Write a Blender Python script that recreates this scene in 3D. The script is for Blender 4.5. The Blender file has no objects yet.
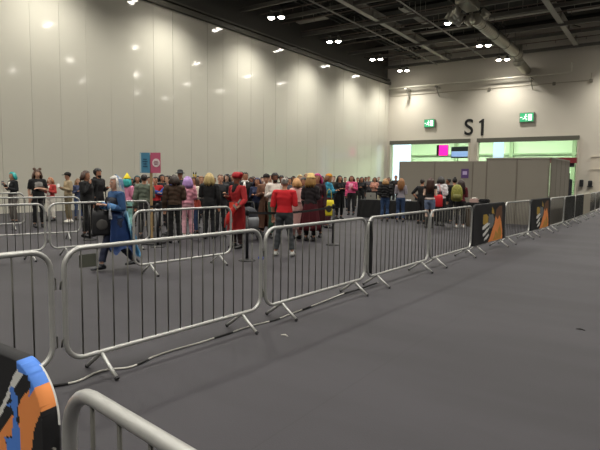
import bpy, bmesh, math, random
import numpy as np
from mathutils import Vector, Matrix
random.seed(7)
PI = math.pi
C = bpy.context.scene.collection
# ---------------------------------------------------------------- camera numbers
F, PITCH, ROLL, YAW, EYE = 530.0, math.radians(5.2), math.radians(.75), math.radians(34.7), 1.668
cr, sr, cp, sp, cy_, sy_ = math.cos(ROLL), math.sin(ROLL), math.cos(PITCH), math.sin(PITCH), math.cos(YAW), math.sin(YAW)
def at(x, y, z=0.0):
    """floor position (or position on the level z) seen at photo point x, y"""
    u, v = (x - 300) / F, (y - 225) / F
    a, b = cr * u + sr * v, -sr * u + cr * v
    right, down, fwd = a, cp * b + sp, -sp * b + cp
    t = (EYE - z) / down
    X, Y = right * t, fwd * t
    return Vector((X * cy_ - Y * sy_, X * sy_ + Y * cy_, z))
def horizon(x):
    return 225 - F * math.tan(PITCH) + (x - 300) * math.tan(ROLL)

# ---------------------------------------------------------------- materials
def lin(h):
    h = h.lstrip('#'); o = []
    for i in (0, 2, 4):
        c = int(h[i:i+2], 16) / 255
        o.append(c / 12.92 if c <= .04045 else ((c + .055) / 1.055) ** 2.4)
    return (*o, 1)
MATS = {}
def mat(hexc, rough=.8, metal=0.0, noise=0.0, scale=8.0, bump=0.0, emit=0.0, spec=.5, alpha=1.0, trans=0.0, sheen=0.0):
    key = (hexc, rough, metal, noise, scale, bump, emit, spec, alpha, trans)
    if key in MATS: return MATS[key]
    m = bpy.data.materials.new('m' + hexc.strip('#')); m.use_nodes = True
    nt = m.node_tree; b = nt.nodes['Principled BSDF']
    col = lin(hexc)
    b.inputs['Base Color'].default_value = col
    b.inputs['Roughness'].default_value = rough
    b.inputs['Metallic'].default_value = metal
    b.inputs['Specular IOR Level'].default_value = spec
    b.inputs['Alpha'].default_value = alpha
    b.inputs['Transmission Weight'].default_value = trans
    if emit:
        b.inputs['Emission Color'].default_value = col
        b.inputs['Emission Strength'].default_value = emit
    if noise or bump:
        tc = nt.nodes.new('ShaderNodeTexCoord')
        n = nt.nodes.new('ShaderNodeTexNoise'); n.inputs['Scale'].default_value = scale; n.inputs['Detail'].default_value = 4
        nt.links.new(tc.outputs['Object'], n.inputs['Vector'])
        if noise:
            r = nt.nodes.new('ShaderNodeMapRange')
            r.inputs['To Min'].default_value = 1 - noise; r.inputs['To Max'].default_value = 1 + noise
            nt.links.new(n.outputs['Fac'], r.inputs['Value'])
            mx = nt.nodes.new('ShaderNodeVectorMath'); mx.operation = 'SCALE'
            mx.inputs[0].default_value = col[:3]
            nt.links.new(r.outputs['Result'], mx.inputs['Scale'])
            nt.links.new(mx.outputs['Vector'], b.inputs['Base Color'])
        if bump:
            bp = nt.nodes.new('ShaderNodeBump'); bp.inputs['Strength'].default_value = bump; bp.inputs['Distance'].default_value = .02
            nt.links.new(n.outputs['Fac'], bp.inputs['Height']); nt.links.new(bp.outputs['Normal'], b.inputs['Normal'])
    MATS[key] = m
    return m

# ---------------------------------------------------------------- object helpers
def tag(o, label=None, cat=None, group=None, kind=None):
    if label: o['label'] = label
    if cat: o['category'] = cat
    if group: o['group'] = group
    if kind: o['kind'] = kind
    return o
def link(name, me, m, parent=None, smooth=False):
    o = bpy.data.objects.new(name, me); C.objects.link(o)
    for k in (m if isinstance(m, (list, tuple)) else [m]):
        me.materials.append(k)
    if smooth:
        me.polygons.foreach_set('use_smooth', [True] * len(me.polygons))
    if parent: o.parent = parent
    return o
def obj(name, bm, m, parent=None, smooth=False):
    me = bpy.data.meshes.new(name)
    bmesh.ops.recalc_face_normals(bm, faces=bm.faces[:])
    bm.to_mesh(me); bm.free()
    return link(name, me, m, parent, smooth)
def thing(name, label, cat, loc=(0, 0, 0), rz=0.0, group=None):
    o = bpy.data.objects.new(name, None); C.objects.link(o)
    o.location = loc; o.rotation_euler = (0, 0, rz); o.empty_display_size = .1
    return tag(o, label, cat, group)
def dup(root, loc, rz, label=None):
    r = root.copy(); C.objects.link(r); r.location = loc; r.rotation_euler = (0, 0, rz)
    if label: r['label'] = label
    def rec(src, dst):
        for ch in src.children:
            c = ch.copy(); C.objects.link(c); c.parent = dst
            rec(ch, c)
    rec(root, r)
    return r
def box(bm, c, s, rz=0.0, rx=0.0, ry=0.0, mi=0, bev=0.0):
    M = Matrix.Translation(Vector(c)) @ Matrix.Rotation(rz, 4, 'Z') @ Matrix.Rotation(ry, 4, 'Y') @ Matrix.Rotation(rx, 4, 'X') @ Matrix.Diagonal((s[0], s[1], s[2], 1))
    r = bmesh.ops.create_cube(bm, size=1, matrix=M)
    fs = {f for v in r['verts'] for f in v.link_faces}
    for f in fs: f.material_index = mi
    if bev:
        es = list({e for v in r['verts'] for e in v.link_edges})
        bmesh.ops.bevel(bm, geom=es, offset=bev, segments=2, affect='EDGES')
    return bm
def frames(pts, up=Vector((0, 0, 1))):
    out = []; n = len(pts); last = None
    for i in range(n):
        t = (pts[min(i + 1, n - 1)] - pts[max(i - 1, 0)])
        t = t.normalized() if t.length > 1e-9 else Vector((0, 0, 1))
        if last is None:
            a = up if abs(t.dot(up)) < .95 else Vector((1, 0, 0))
            x = a.cross(t).normalized()
        else:
            x = (last - t * last.dot(t))
            x = x.normalized() if x.length > 1e-6 else t.orthogonal().normalized()
        last = x
        out.append((x, t.cross(x)))
    return out
def tube(bm, pts, rad, n=8, closed=False, mi=0, up=Vector((0, 0, 1))):
    """swept tube; rad is a number or a list of numbers or (rx, ry) pairs"""
    pts = [Vector(p) for p in pts]
    if closed: fr = frames([pts[-1]] + pts + [pts[0]], up)[1:-1]
    else: fr = frames(pts, up)
    rings = []
    for i, p in enumerate(pts):
        r = rad[i] if isinstance(rad, (list, tuple)) else rad
        rx, ry = r if isinstance(r, (list, tuple)) else (r, r)
        x, y = fr[i]
        rings.append([bm.verts.new(p + x * math.cos(2 * PI * k / n) * rx + y * math.sin(2 * PI * k / n) * ry) for k in range(n)])
    m = len(rings)
    for i in range(m if closed else m - 1):
        A, B = rings[i], rings[(i + 1) % m]
        for k in range(n):
            f = bm.faces.new((A[k], A[(k + 1) % n], B[(k + 1) % n], B[k])); f.material_index = mi
    if not closed:
        bm.faces.new(rings[0][::-1]).material_index = mi; bm.faces.new(rings[-1]).material_index = mi
    return bm
def rings_z(bm, secs, n=20, cap=True, fold=0.0, nf=7, ph=0.0, mi=0):
    """loft of level ellipses: (z, rx, ry, x, y)"""
    R = []
    for s in secs:
        z, rx, ry = s[:3]; ox = s[3] if len(s) > 3 else 0; oy = s[4] if len(s) > 4 else 0
        fk = fold * (s[5] if len(s) > 5 else 1)
        R.append([bm.verts.new((ox + math.cos(2*PI*k/n) * (rx + fk * math.sin(nf*2*PI*k/n + ph)), oy + math.sin(2*PI*k/n) * (ry + fk * math.sin(nf*2*PI*k/n + ph)), z)) for k in range(n)])
    for A, B in zip(R, R[1:]):
        for k in range(n):
            bm.faces.new((A[k], A[(k+1) % n], B[(k+1) % n], B[k])).material_index = mi
    if cap:
        bm.faces.new(R[0][::-1]).material_index = mi; bm.faces.new(R[-1]).material_index = mi
    return bm
def ell(bm, c, r, u=12, v=8, M=None, mi=0):
    m = Matrix.Translation(Vector(c)) @ (M or Matrix.Identity(4)) @ Matrix.Diagonal((r[0], r[1], r[2], 1))
    res = bmesh.ops.create_uvsphere(bm, u_segments=u, v_segments=v, radius=1, matrix=m)
    for f in {f for vv in res['verts'] for f in vv.link_faces}: f.material_index = mi
    return bm
NB = bmesh.new

# ================================================================= PEOPLE
H0 = 1.75
J = dict(pel=(0, 0, .95), wai=(0, 0, 1.06), neck=(0, -.005, 1.47), head=(0, .01, 1.52), top=(0, .01, 1.74))
ARM = {  # elbow, wrist, fingertip direction, offsets from the shoulder (right arm, x outwards)
    'down': ((.05, -.02, -.28), (.06, .05, -.53), (0, .02, -1)),
    'hold': ((.04, -.01, -.27), (-.07, .22, -.20), (-.3, .8, .3)),
    'phone': ((.03, .03, -.27), (-.09, .24, -.09), (-.4, .6, .7)),
    'fold': ((.06, .04, -.27), (-.20, .19, -.22), (-1, .2, 0)),
    'pocket': ((.11, -.07, -.26), (.02, .08, -.46), (-.2, .3, -1)),
    'out': ((.18, .10, -.18), (.36, .24, -.12), (.8, .6, 0)),
    'fwd': ((.02, .20, -.20), (-.02, .44, -.12), (0, 1, 0)),
    'chin': ((.02, .08, -.26), (-.12, .16, -.02), (-.3, .1, 1)),
    'hip': ((.18, -.08, -.22), (.06, .06, -.40), (-.7, .3, -.4)),
    'sword': ((.10, .04, -.27), (.12, .22, -.38), (.1, .8, -.3)),
}
LEG = {
    'stand': (((.10, .02, .51), (.11, -.02, .09)), ((.10, .02, .51), (.11, -.02, .09))),
    'wide': (((.13, .02, .51), (.19, -.02, .09)), ((.13, .02, .51), (.19, -.02, .09))),
    'shift': (((.10, .03, .51), (.10, -.02, .09)), ((.12, .08, .52), (.15, .03, .09))),
    'walk': (((.09, .16, .53), (.09, .26, .11)), ((.09, -.02, .50), (.09, -.32, .17))),
}
BONES = ['torso', 'uaR', 'uaL', 'faR', 'faL', 'haR', 'haL', 'thR', 'thL', 'shR', 'shL', 'ftR', 'ftL', 'head']
jobs = []     # bodies waiting for one common evaluation

def make_joints(p):
    j = {}
    w = .185 * p.get('w', 1.0)
    for s, k in ((1, 'R'), (-1, 'L')):
        e, r, d = ARM[p['arms'][0 if s > 0 else 1]]
        sh = Vector((s * w, -.01, 1.415))
        j['sh' + k] = sh
        j['el' + k] = sh + Vector((s * e[0], e[1], e[2]))
        j['wr' + k] = sh + Vector((s * r[0], r[1], r[2]))
        dv = Vector((s * d[0], d[1], d[2])).normalized()
        j['hd' + k] = dv
        kn, an = LEG[p['legs']][0 if s > 0 else 1]
        j['hi' + k] = Vector((s * .09, 0, .92))
        j['kn' + k] = Vector((s * kn[0], kn[1], kn[2]))
        j['an' + k] = Vector((s * an[0], an[1], an[2]))
    return j

def body_bm(p, j):
    bm = NB(); w = p.get('w', 1.0); fat = p.get('fat', 1.0); fem = p.get('fem', False)
    wa = .115 if fem else .135
    secs = [(.84, .10, .08), (.90, .155 * fat, .11 * fat), (.96, .165 * fat, .118 * fat), (1.03, (.145 if fem else .15) * fat, .11 * fat), (1.12, wa * fat, .10 * fat, 0, 0),
            (1.22, (wa + .015) * fat, .11 * fat, 0, .005), (1.31, .158 * w * fat, .118 * fat, 0, .008), (1.38, .168 * w, .105, 0, 0), (1.43, .15 * w, .085, 0, -.01), (1.47, .075, .065, 0, -.01), (1.50, .054, .056, 0, -.005), (1.56, .052, .055, 0, 0)]
    rings_z(bm, secs, 20)
    if fem:
        for s in (1, -1): ell(bm, (s * .07, .085, 1.29), (.062, .055, .062))
    # head: chin to crown
    z = 1.515
    rings_z(bm, [(z, .026, .03, 0, .06), (z + .02, .046, .05, 0, .038), (z + .05, .058, .072, 0, .02), (z + .09, .068, .088, 0, .01), (z + .13, .075, .097, 0, .003), (z + .17, .074, .095, 0, 0), (z + .20, .060, .076, 0, -.005), (z + .222, .036, .046, 0, -.008), (z + .232, .010, .014, 0, -.008)], 18)
    tube(bm, [(0, .088, z + .125), (0, .108, z + .085), (0, .092, z + .072)], [.010, .016, .012], 8)
    for s in (1, -1): ell(bm, (s * .077, 0, z + .10), (.012, .022, .032), 8, 6)
    for k in 'RL':
        sh, el, wr, hd = j['sh' + k], j['el' + k], j['wr' + k], j['hd' + k]
        inn = Vector((sh.x * .55, 0, 1.40))
        tube(bm, [inn, sh, sh.lerp(el, .35), el, el.lerp(wr, .3), wr, wr + hd * .03], [.07, .058, .052, .043, .044, .029, .028], 12)
        side = hd.cross(Vector((0, 0, 1)) if abs(hd.z) < .8 else Vector((0, 1, 0))).normalized()
        tube(bm, [wr, wr + hd * .045, wr + hd * .09], [(.030, .022), (.042, .020), (.038, .017)], 10, up=side.cross(hd))
        hi, kn, an = j['hi' + k], j['kn' + k], j['an' + k]
        tube(bm, [hi + Vector((0, 0, .04)), hi.lerp(kn, .2), hi.lerp(kn, .6), kn, kn.lerp(an, .3), kn.lerp(an, .7), an, an + Vector((0, 0, -.04))],
             [.09 * fat, .088 * fat, .07, .054, .058, .042, .036, .038], 14, up=Vector((0, 1, 0)))
        tube(bm, [an + Vector((0, -.05, -.05)), an + Vector((0, .03, -.045)), an + Vector((0, .11, -.06)), an + Vector((0, .17, -.068))],
             [(.034, .03), (.04, .04), (.042, .025), (.028, .014)], 10)
    return bm

def fingers_into(bm, j, k):
    """four unequal curled fingers and a thumb that leaves the side of the palm"""
    wr, hd = j['wr' + k], j['hd' + k]
    s = 1 if k == 'R' else -1
    up = Vector((0, 0, 1)) if abs(hd.z) < .8 else Vector((0, 1, 0))
    side = hd.cross(up).normalized()           # across the palm
    nor = side.cross(hd).normalized()
    curl = -nor
    for i, (o, L) in enumerate(((-.027, .062), (-.009, .074), (.009, .070), (.026, .055))):
        b0 = wr + hd * .08 + side * o
        b1 = b0 + hd * L * .45 + curl * .004
        b2 = b1 + hd * L * .30 + curl * L * .22
        b3 = b2 + hd * L * .10 + curl * L * .26
        tube(bm, [b0, b1, b2, b3], [.0095, .009, .008, .006], 6)
    t0 = wr + hd * .03 - side * s * .026
    tube(bm, [t0, t0 + hd * .025 - side * s * .022 + curl * .006, t0 + hd * .055 - side * s * .028 + curl * .018], [.012, .0105, .008], 6)

def person(label, px, fy, hy, face, top='#1c1c1e', bot='#1a1a1c', hair='short', hc='#1c1512', arms=('down', 'down'), legs='stand', skin='#b98468',
           sleeve=1.0, leglen=.93, shoe='#16161a', fem=False, w=None, fat=1.0, skirt=None, coat=None, hood=False, shorts=False, near=False, extra=None, tall=None,
           fluffy=0.0, group='people gathered in the queue', trim=None):
    p = dict(label=label, px=px, fy=fy, hy=hy, face=face, top=top, bot=bot, hair=hair, hc=hc, arms=arms, legs=legs, skin=skin, sleeve=sleeve, leglen=leglen,
             shoe=shoe, fem=fem, w=w or (.9 if fem else 1.0), fat=fat, skirt=skirt, coat=coat, hood=hood, near=near, extra=extra, tall=tall, fluffy=fluffy, group=group, trim=trim)
    jobs.append(p)

def seg_dist(P, a, b):
    ab = b - a; t = np.clip(((P - a) @ ab) / (ab @ ab), 0, 1)
    return np.linalg.norm(P - (a + t[:, None] * ab), axis=1), t
placed = []
def spot(p):
    fy = p['fy']
    for _ in range(60):
        q = at(p['px'], fy)
        if all((q - o).length > .40 for o in placed): break
        fy -= .35
    placed.append(q)
    d = math.hypot(q.x, q.y)
    zf = q.x * -sy_ + q.y * cy_
    hz = horizon(p['px'])
    H = EYE + (hz - p['hy']) * zf / F
    return q, max(1.50, min(1.90, p['tall'] or H))

def build_people():
    dgobs = []
    for p in jobs:
        p['j'] = make_joints(p)
        me = bpy.data.meshes.new('body'); b = body_bm(p, p['j']); b.to_mesh(me); b.free()
        o = bpy.data.objects.new('body', me); C.objects.link(o)
        m = o.modifiers.new('r', 'REMESH'); m.mode = 'VOXEL'; m.voxel_size = .011 if p['near'] else .017
        s = o.modifiers.new('s', 'SMOOTH'); s.iterations = 3; s.factor = .5
        p['tmp'] = o
    dg = bpy.context.evaluated_depsgraph_get()
    for p in jobs:
        p['mesh'] = bpy.data.meshes.new_from_object(p['tmp'].evaluated_get(dg))
    for p in jobs:
        bpy.data.objects.remove(p['tmp'])
    for p in jobs:
        finish(p)

def finish(p):
    j = p['j']; me = p['mesh']
    q, H = spot(p); S = H / H0 * (1 if p['hair'] in ('bald',) else .985)
    toc = -Vector((q.x, q.y, 0)).normalized()
    right = Vector((-toc.y, toc.x, 0))     # picture right
    ph = math.radians(p['face'])
    v = toc * math.cos(ph) + right * math.sin(ph)
    root = thing('person', p['label'], 'person', q, math.atan2(-v.x, v.y), p['group'])
    root.scale = (S, S, S)
    n = len(me.vertices)
    P = np.empty(n * 3); me.vertices.foreach_get('co', P); P = P.reshape(-1, 3)
    N = np.empty(n * 3); me.vertices.foreach_get('normal', N); N = N.reshape(-1, 3)
    Lp = [tuple(f.vertices) for f in me.polygons]
    A = lambda x: np.array(x, float)
    segs = [('torso', A((0, 0, 1.0)), A((0, 0, 1.40)), .12), ('head', A((0, .01, 1.56)), A((0, 0, 1.68)), .07)]
    for k in 'RL':
        segs += [('ua' + k, A(j['sh' + k]), A(j['el' + k]), .045), ('fa' + k, A(j['el' + k]), A(j['wr' + k]), .035), ('ha' + k, A(j['wr' + k] + j['hd' + k] * .02), A(j['wr' + k] + j['hd' + k] * .1), .02),
                 ('th' + k, A(j['hi' + k] - Vector((0, 0, .04))), A(j['kn' + k]), .065), ('sh' + k, A(j['kn' + k]), A(j['an' + k]), .045), ('ft' + k, A(j['an' + k] + Vector((0, 0, -.04))), A(j['an' + k] + Vector((0, .15, -.06))), .035)]
    D = []; T = []
    for nm, a, b, r in segs:
        d, t = seg_dist(P, a, b); D.append(d - r); T.append(t)
    D = np.array(D); T = np.array(T); bi = D.argmin(0); tt = T[bi, np.arange(n)]
    names = np.array([s[0] for s in segs]); bn = names[bi]
    # the body: one surface, with the fingers rooted in the palms
    bm = NB(); bm.from_mesh(me); f0 = len(bm.faces)
    for k in 'RL': fingers_into(bm, j, k)
    body = obj('body', bm, mat(p['skin'], .55), root, True)
    rnd = random.Random(hash(p['label']) % 99991 if False else int(p['px'] * 13 + p['fy'] * 7))
    def garment(name, keep, infl, m, wob=.004, seed=0):
        ok = keep
        fs = [f for f in Lp if all(ok[i] for i in f)]
        if not fs: return None
        ids = sorted({i for f in fs for i in f}); mp = {i: q for q, i in enumerate(ids)}
        ids = np.array(ids)
        inf = (infl if np.isscalar(infl) else infl[ids][:, None])
        W = np.sin(P[ids] @ np.array([23, 31, 17.]) + seed) * np.sin(P[ids] @ np.array([-11, 19, 41.]) + seed * 2)
        V = P[ids] + N[ids] * (inf + wob * W[:, None])
        g = bpy.data.meshes.new(name); g.from_pydata(V.tolist(), [], [tuple(mp[i] for i in f) for f in fs])
        g.update()
        o = link(name, g, m, root, True)
        return o
    inarr = lambda *a: np.isin(bn, a)
    # trousers / leggings
    z = P[:, 2]
    if p['bot']:
        lt = p['leglen']   # 0..1 hip to ankle
        leg = inarr('thR', 'thL') & (tt <= min(1, lt * 2) + .001) | inarr('shR', 'shL') & (tt <= lt * 2 - 1) | (inarr('torso') & (z < 1.06))
        loose = np.where(inarr('shR', 'shL'), .010 + .018 * tt, .012)
        garment('shorts' if lt < .45 else 'trousers', leg, loose, mat(p['bot'], .85, noise=.18, scale=14), .006, rnd.random() * 9)
    sl = p['sleeve']      # 0..1 shoulder to wrist
    zt = .98 if not p['coat'] else 1.0
    topk = (inarr('torso') & (z > zt) & (z < 1.478)) | (inarr('head') & (z < 1.478)) | (inarr('uaR', 'uaL') & (tt <= min(1, sl * 2) + .001)) | (inarr('faR', 'faL') & (tt <= sl * 2 - 1)) | (inarr('thR', 'thL') & (z > .93) & False)
    kind = {1: 'top'}.get(1)
    garment('jacket' if p['fluffy'] or p['hood'] else 'top', topk, np.full(n, .020 + p['fluffy']), mat(p['top'], .85, noise=.15, scale=10), .003 + p['fluffy'] * .4, rnd.random() * 9)
    if p['hood']:
        bm = NB(); tube(bm, [(-.085, .02, 1.50), (-.07, -.07, 1.49), (0, -.105, 1.475), (.07, -.07, 1.49), (.085, .02, 1.50)], [.025, .04, .05, .04, .025], 10)
        obj('hood', bm, mat(p['top'], .85, noise=.15, scale=10), root, True)
    if p['skirt']:
        col, z0, z1, rw, fo = p['skirt']
        bm = NB(); ss = []
        for i in range(9):
            t = i / 8; zz = z0 + (z1 - z0) * t
            ss.append((zz, .15 + .03 * min(1, t * 4) + rw * t, .125 + .02 * min(1, t * 4) + rw * .8 * t, 0, 0, t))
        rings_z(bm, ss, 48, False, fo, 9, rnd.random() * 6)
        bmesh.ops.solidify(bm, geom=bm.faces[:], thickness=.008)
        obj('skirt', bm, mat(col, .8, noise=.15, scale=10), root, True)
    if p['coat']:
        col, z1, rw = p['coat']
        bm = NB(); nn = 40; R = []
        for i in range(9):
            t = i / 8; zz = 1.10 + (z1 - 1.10) * t
            rx = .155 + .045 * min(1, t * 3) + rw * t; ry = .13 + .03 * min(1, t * 3) + rw * .8 * t
            row = []
            for k in range(nn + 1):
                a = PI / 2 + .12 + .10 * t + (2 * PI - .24 - .20 * t) * k / nn
                fk = .014 * t * math.sin(7 * a)
                row.append(bm.verts.new(((rx + fk) * math.cos(a), (ry + fk) * math.sin(a), zz)))
            R.append(row)
        for a, b in zip(R, R[1:]):
            for k in range(nn): bm.faces.new((a[k], a[k+1], b[k+1], b[k]))
        bmesh.ops.solidify(bm, geom=bm.faces[:], thickness=.012)
        obj('coat_tail', bm, mat(col, .8, noise=.15, scale=10), root, True)
    if p['trim']:      # a print or bib on the chest: (colour, half width, z0, z1, side)
        col, hw, z0, z1, sd = p['trim']
        keep = inarr('torso') & (np.abs(P[:, 0]) < hw) & (z > z0) & (z < z1) & (P[:, 1] * sd > .02)
        garment('chest_print', keep, .0285 + p['fluffy'], mat(col, .8, noise=.35, scale=22), .006)
    # shoes
    for k in 'RL':
        an = j['an' + k]; bm = NB()
        f = lambda y, zz: (an.x, an.y + y, max(an.z - .09, 0) + zz)
        tube(bm, [f(-.085, .045), f(-.06, .047), f(0, .055), f(.06, .048), f(.12, .036), f(.175, .030), f(.20, .026)], [(.03, .028), (.043, .043), (.046, .052), (.048, .044), (.05, .034), (.042, .026), (.022, .016)], 12)
        tube(bm, [f(0, .05), f(-.012, .115)], [.047, .05], 12)
        obj('shoe', bm, mat(p['shoe'], .5), root, True)
    # face
    zf = 1.515
    for s in (1, -1):
        bm = NB(); ell(bm, (s * .031, .086, zf + .115), (.013, .008, .007), 8, 6); obj('eye', bm, mat('#1d1512', .3), root, True)
        if p['near']:
            bm = NB(); tube(bm, [(s * .014, .093, zf + .135), (s * .032, .091, zf + .139), (s * .052, .078, zf + .134)], .005, 6); obj('eyebrow', bm, mat(p['hc'], .8), root, True)
    bm = NB(); tube(bm, [(-.024, .086, zf + .046), (0, .093, zf + .045), (.024, .086, zf + .046)], [.004, .007, .004], 6); obj('mouth', bm, mat('#8a4a42', .5), root, True)
    hair_of(p, root, rnd)
    if p['extra']: p['extra'](p, root, j, garment, inarr, z, P, tt)

def hair_of(p, root, rnd):
    st = p['hair']; m = mat(p['hc'], .55, noise=.25, scale=30)
    c = Vector((0, -.004, 1.655)); bm = NB()
    if st == 'bald': bm.free(); return
    if st == 'hoodup':
        ell(bm, c + Vector((0, -.01, 0)), (.108, .125, .125), 20, 14)
        dele = [v for v in bm.verts if v.co.y > .07 and v.co.z < 1.72]
        bmesh.ops.delete(bm, geom=dele, context='VERTS')
        tube(bm, [(0, -.06, 1.62), (0, -.06, 1.50), (0, -.04, 1.44)], [(.09, .07), (.10, .08), (.15, .10)], 16)
        obj('hood', bm, m, root, True); return
    big = {'short': 0, 'bob': .012, 'long': .012, 'bun': .004, 'curly': .02, 'wig': .016, 'crop': -.006, 'pony': .004}[st]
    ell(bm, c + Vector((0, 0, .004)), (.084 + big, .104 + big, .094 + big), 20, 14)
    lim = 1.70
    dele = [v for v in bm.verts if (v.co.y > .045 and v.co.z < lim) or (v.co.z < (1.60 if st in ('short', 'crop', 'bun', 'pony') else 1.56) and v.co.y > -.02) or v.co.z < 1.555]
    bmesh.ops.delete(bm, geom=dele, context='VERTS')
    for v in bm.verts: v.co += Vector((rnd.uniform(-1, 1), rnd.uniform(-1, 1), rnd.uniform(-1, 1))) * (.004 + big * .15)
    L = {'short': 0, 'bob': .13, 'long': .40, 'bun': 0, 'curly': 0, 'wig': .20, 'crop': 0, 'pony': 0}[st]
    if st == 'long' and p.get('hl'): L = p['hl']
    nl = 22 if L else 12
    for i in range(nl):
        if L:
            a = PI * .02 + PI * 1.0 * (i + .5) / nl * 1.0 + PI      # behind the ears and down the back
            a = PI + (PI * 1.16) * ((i + .5) / nl - .5) + PI / 2
            x, y = math.cos(a), math.sin(a)
            r = .082 + big
            p0 = c + Vector((x * r * .8, y * r, .06)); p1 = c + Vector((x * (r + .012), y * (r + .018), -.03))
            l = L * rnd.uniform(.8, 1.05)
            p2 = p1 + Vector((x * .02 + rnd.uniform(-.01, .01), y * .015 - .01, -l * .5)); p3 = p1 + Vector((x * .015 + rnd.uniform(-.02, .02), y * .01 - .015, -l))
            tube(bm, [p0, p1, p2, p3], [.018, .026, .024, .010], 7)
        else:
            a = rnd.uniform(0, 2 * PI); x, y = math.cos(a), math.sin(a)
            tube(bm, [c + Vector((x * .03, y * .04, .088)), c + Vector((x * .06, y * .085, .062)), c + Vector((x * .082, y * .10, .02 if y < .3 else .045))], [.014, .016, .007], 6)
    if st == 'curly' or st == 'wig':
        for i in range(26):
            a = rnd.uniform(0, 2 * PI); e = rnd.uniform(.1, 1.4); r = .088
            q = c + Vector((math.cos(a) * math.cos(e) * r, math.sin(a) * math.cos(e) * r * 1.1 - .01, math.sin(e) * r))
            if q.y > .06 and q.z < 1.70: continue
            ell(bm, q, (.028, .028, .026), 8, 6)
    if st == 'bun': ell(bm, (0, -.05, 1.765), (.042, .042, .036), 12, 8)
    if st == 'pony': tube(bm, [(0, -.10, 1.70), (0, -.15, 1.68), (0, -.16, 1.58), (0, -.14, 1.46)], [.02, .032, .034, .012], 8)
    obj('hair', bm, m, root, True)

# --- extras worn by particular people (children: clothing and headgear)
def cone_hat(col, h=.22, r=.11, z=1.70):
    def f(p, root, *a):
        bm = NB(); rings_z(bm, [(z, r, r * 1.1), (z + .03, r * .9, r), (z + h * .5, r * .5, r * .55), (z + h, .008, .008)], 20); obj('hat', bm, mat(col, .7), root, True)
    return f
def cap(col, brim=True, z=1.665):
    def f(p, root, *a):
        bm = NB(); rings_z(bm, [(z, .100, .118), (z + .05, .098, .116), (z + .09, .075, .09), (z + .115, .02, .03)], 20)
        if brim: box(bm, (0, .14, z + .012), (.13, .10, .012), 0, -.15, bev=.004)
        obj('hat', bm, mat(col, .8), root, True)
    return f
def wide_hat(col, z=1.69, r=.19):
    def f(p, root, *a):
        bm = NB(); rings_z(bm, [(z, r, r), (z + .015, r * .97, r * .97), (z + .03, .10, .115), (z + .10, .09, .105), (z + .13, .05, .06)], 24); obj('hat', bm, mat(col, .8), root, True)
    return f
def ears(col, tip=None, L=.12, sx=.06, round_=False):
    def f(p, root, *a):
        for s in (1, -1):
            bm = NB()
            if round_: ell(bm, (s * (sx + .02), -.01, 1.775), (.045, .025, .045), 14, 10)
            else: tube(bm, [(s * sx, 0, 1.73), (s * (sx + .015), 0, 1.73 + L * .5), (s * (sx + .03), 0, 1.73 + L)], [.024, .02, .005], 8)
            e = obj('ear_piece', bm, mat(col, .7), root, True)
            if tip:
                bm = NB(); tube(bm, [(s * (sx + .018), 0, 1.73 + L * .6), (s * (sx + .031), 0, 1.735 + L)], [.021, .007], 8); obj('ear_tip', bm, mat(tip, .7), e, True)
    return f
def glasses(p, root, *a):
    bm = NB()
    for s in (1, -1): tube(bm, [(s * .033 + .022 * math.cos(t), .103, 1.63 + .018 * math.sin(t)) for t in [2 * PI * k / 12 for k in range(12)]], .003, 5, closed=True)
    obj('glasses', bm, mat('#101012', .3), root)
def both(*fs):
    def f(*a):
        for g in fs: g(*a)
    return f
def scarf(col):
    def f(p, root, *a):
        bm = NB(); tube(bm, [(.085 * math.cos(t), .078 * math.sin(t) + .0, 1.485 + .01 * math.sin(t)) for t in [2 * PI * k / 16 for k in range(16)]], .032, 8, closed=True)
        tube(bm, [(.03, .09, 1.48), (.05, .15, 1.38), (.05, .155, 1.22)], [(.03, .02), (.04, .016), (.04, .012)], 8)
        obj('scarf', bm, mat(col, .85, noise=.15), root, True)
    return f
def beard(col):
    def f(p, root, *a):
        bm = NB(); ell(bm, (0, .055, 1.545), (.058, .05, .045), 14, 10); obj('beard', bm, mat(col, .9), root, True)
    return f
def boots(col):
    def f(p, root, j, garment, inarr, z, P, tt):
        garment('boots', inarr('shR', 'shL') & (tt > .25), np.full(len(z), .014), mat(col, .5))
    return f
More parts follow.
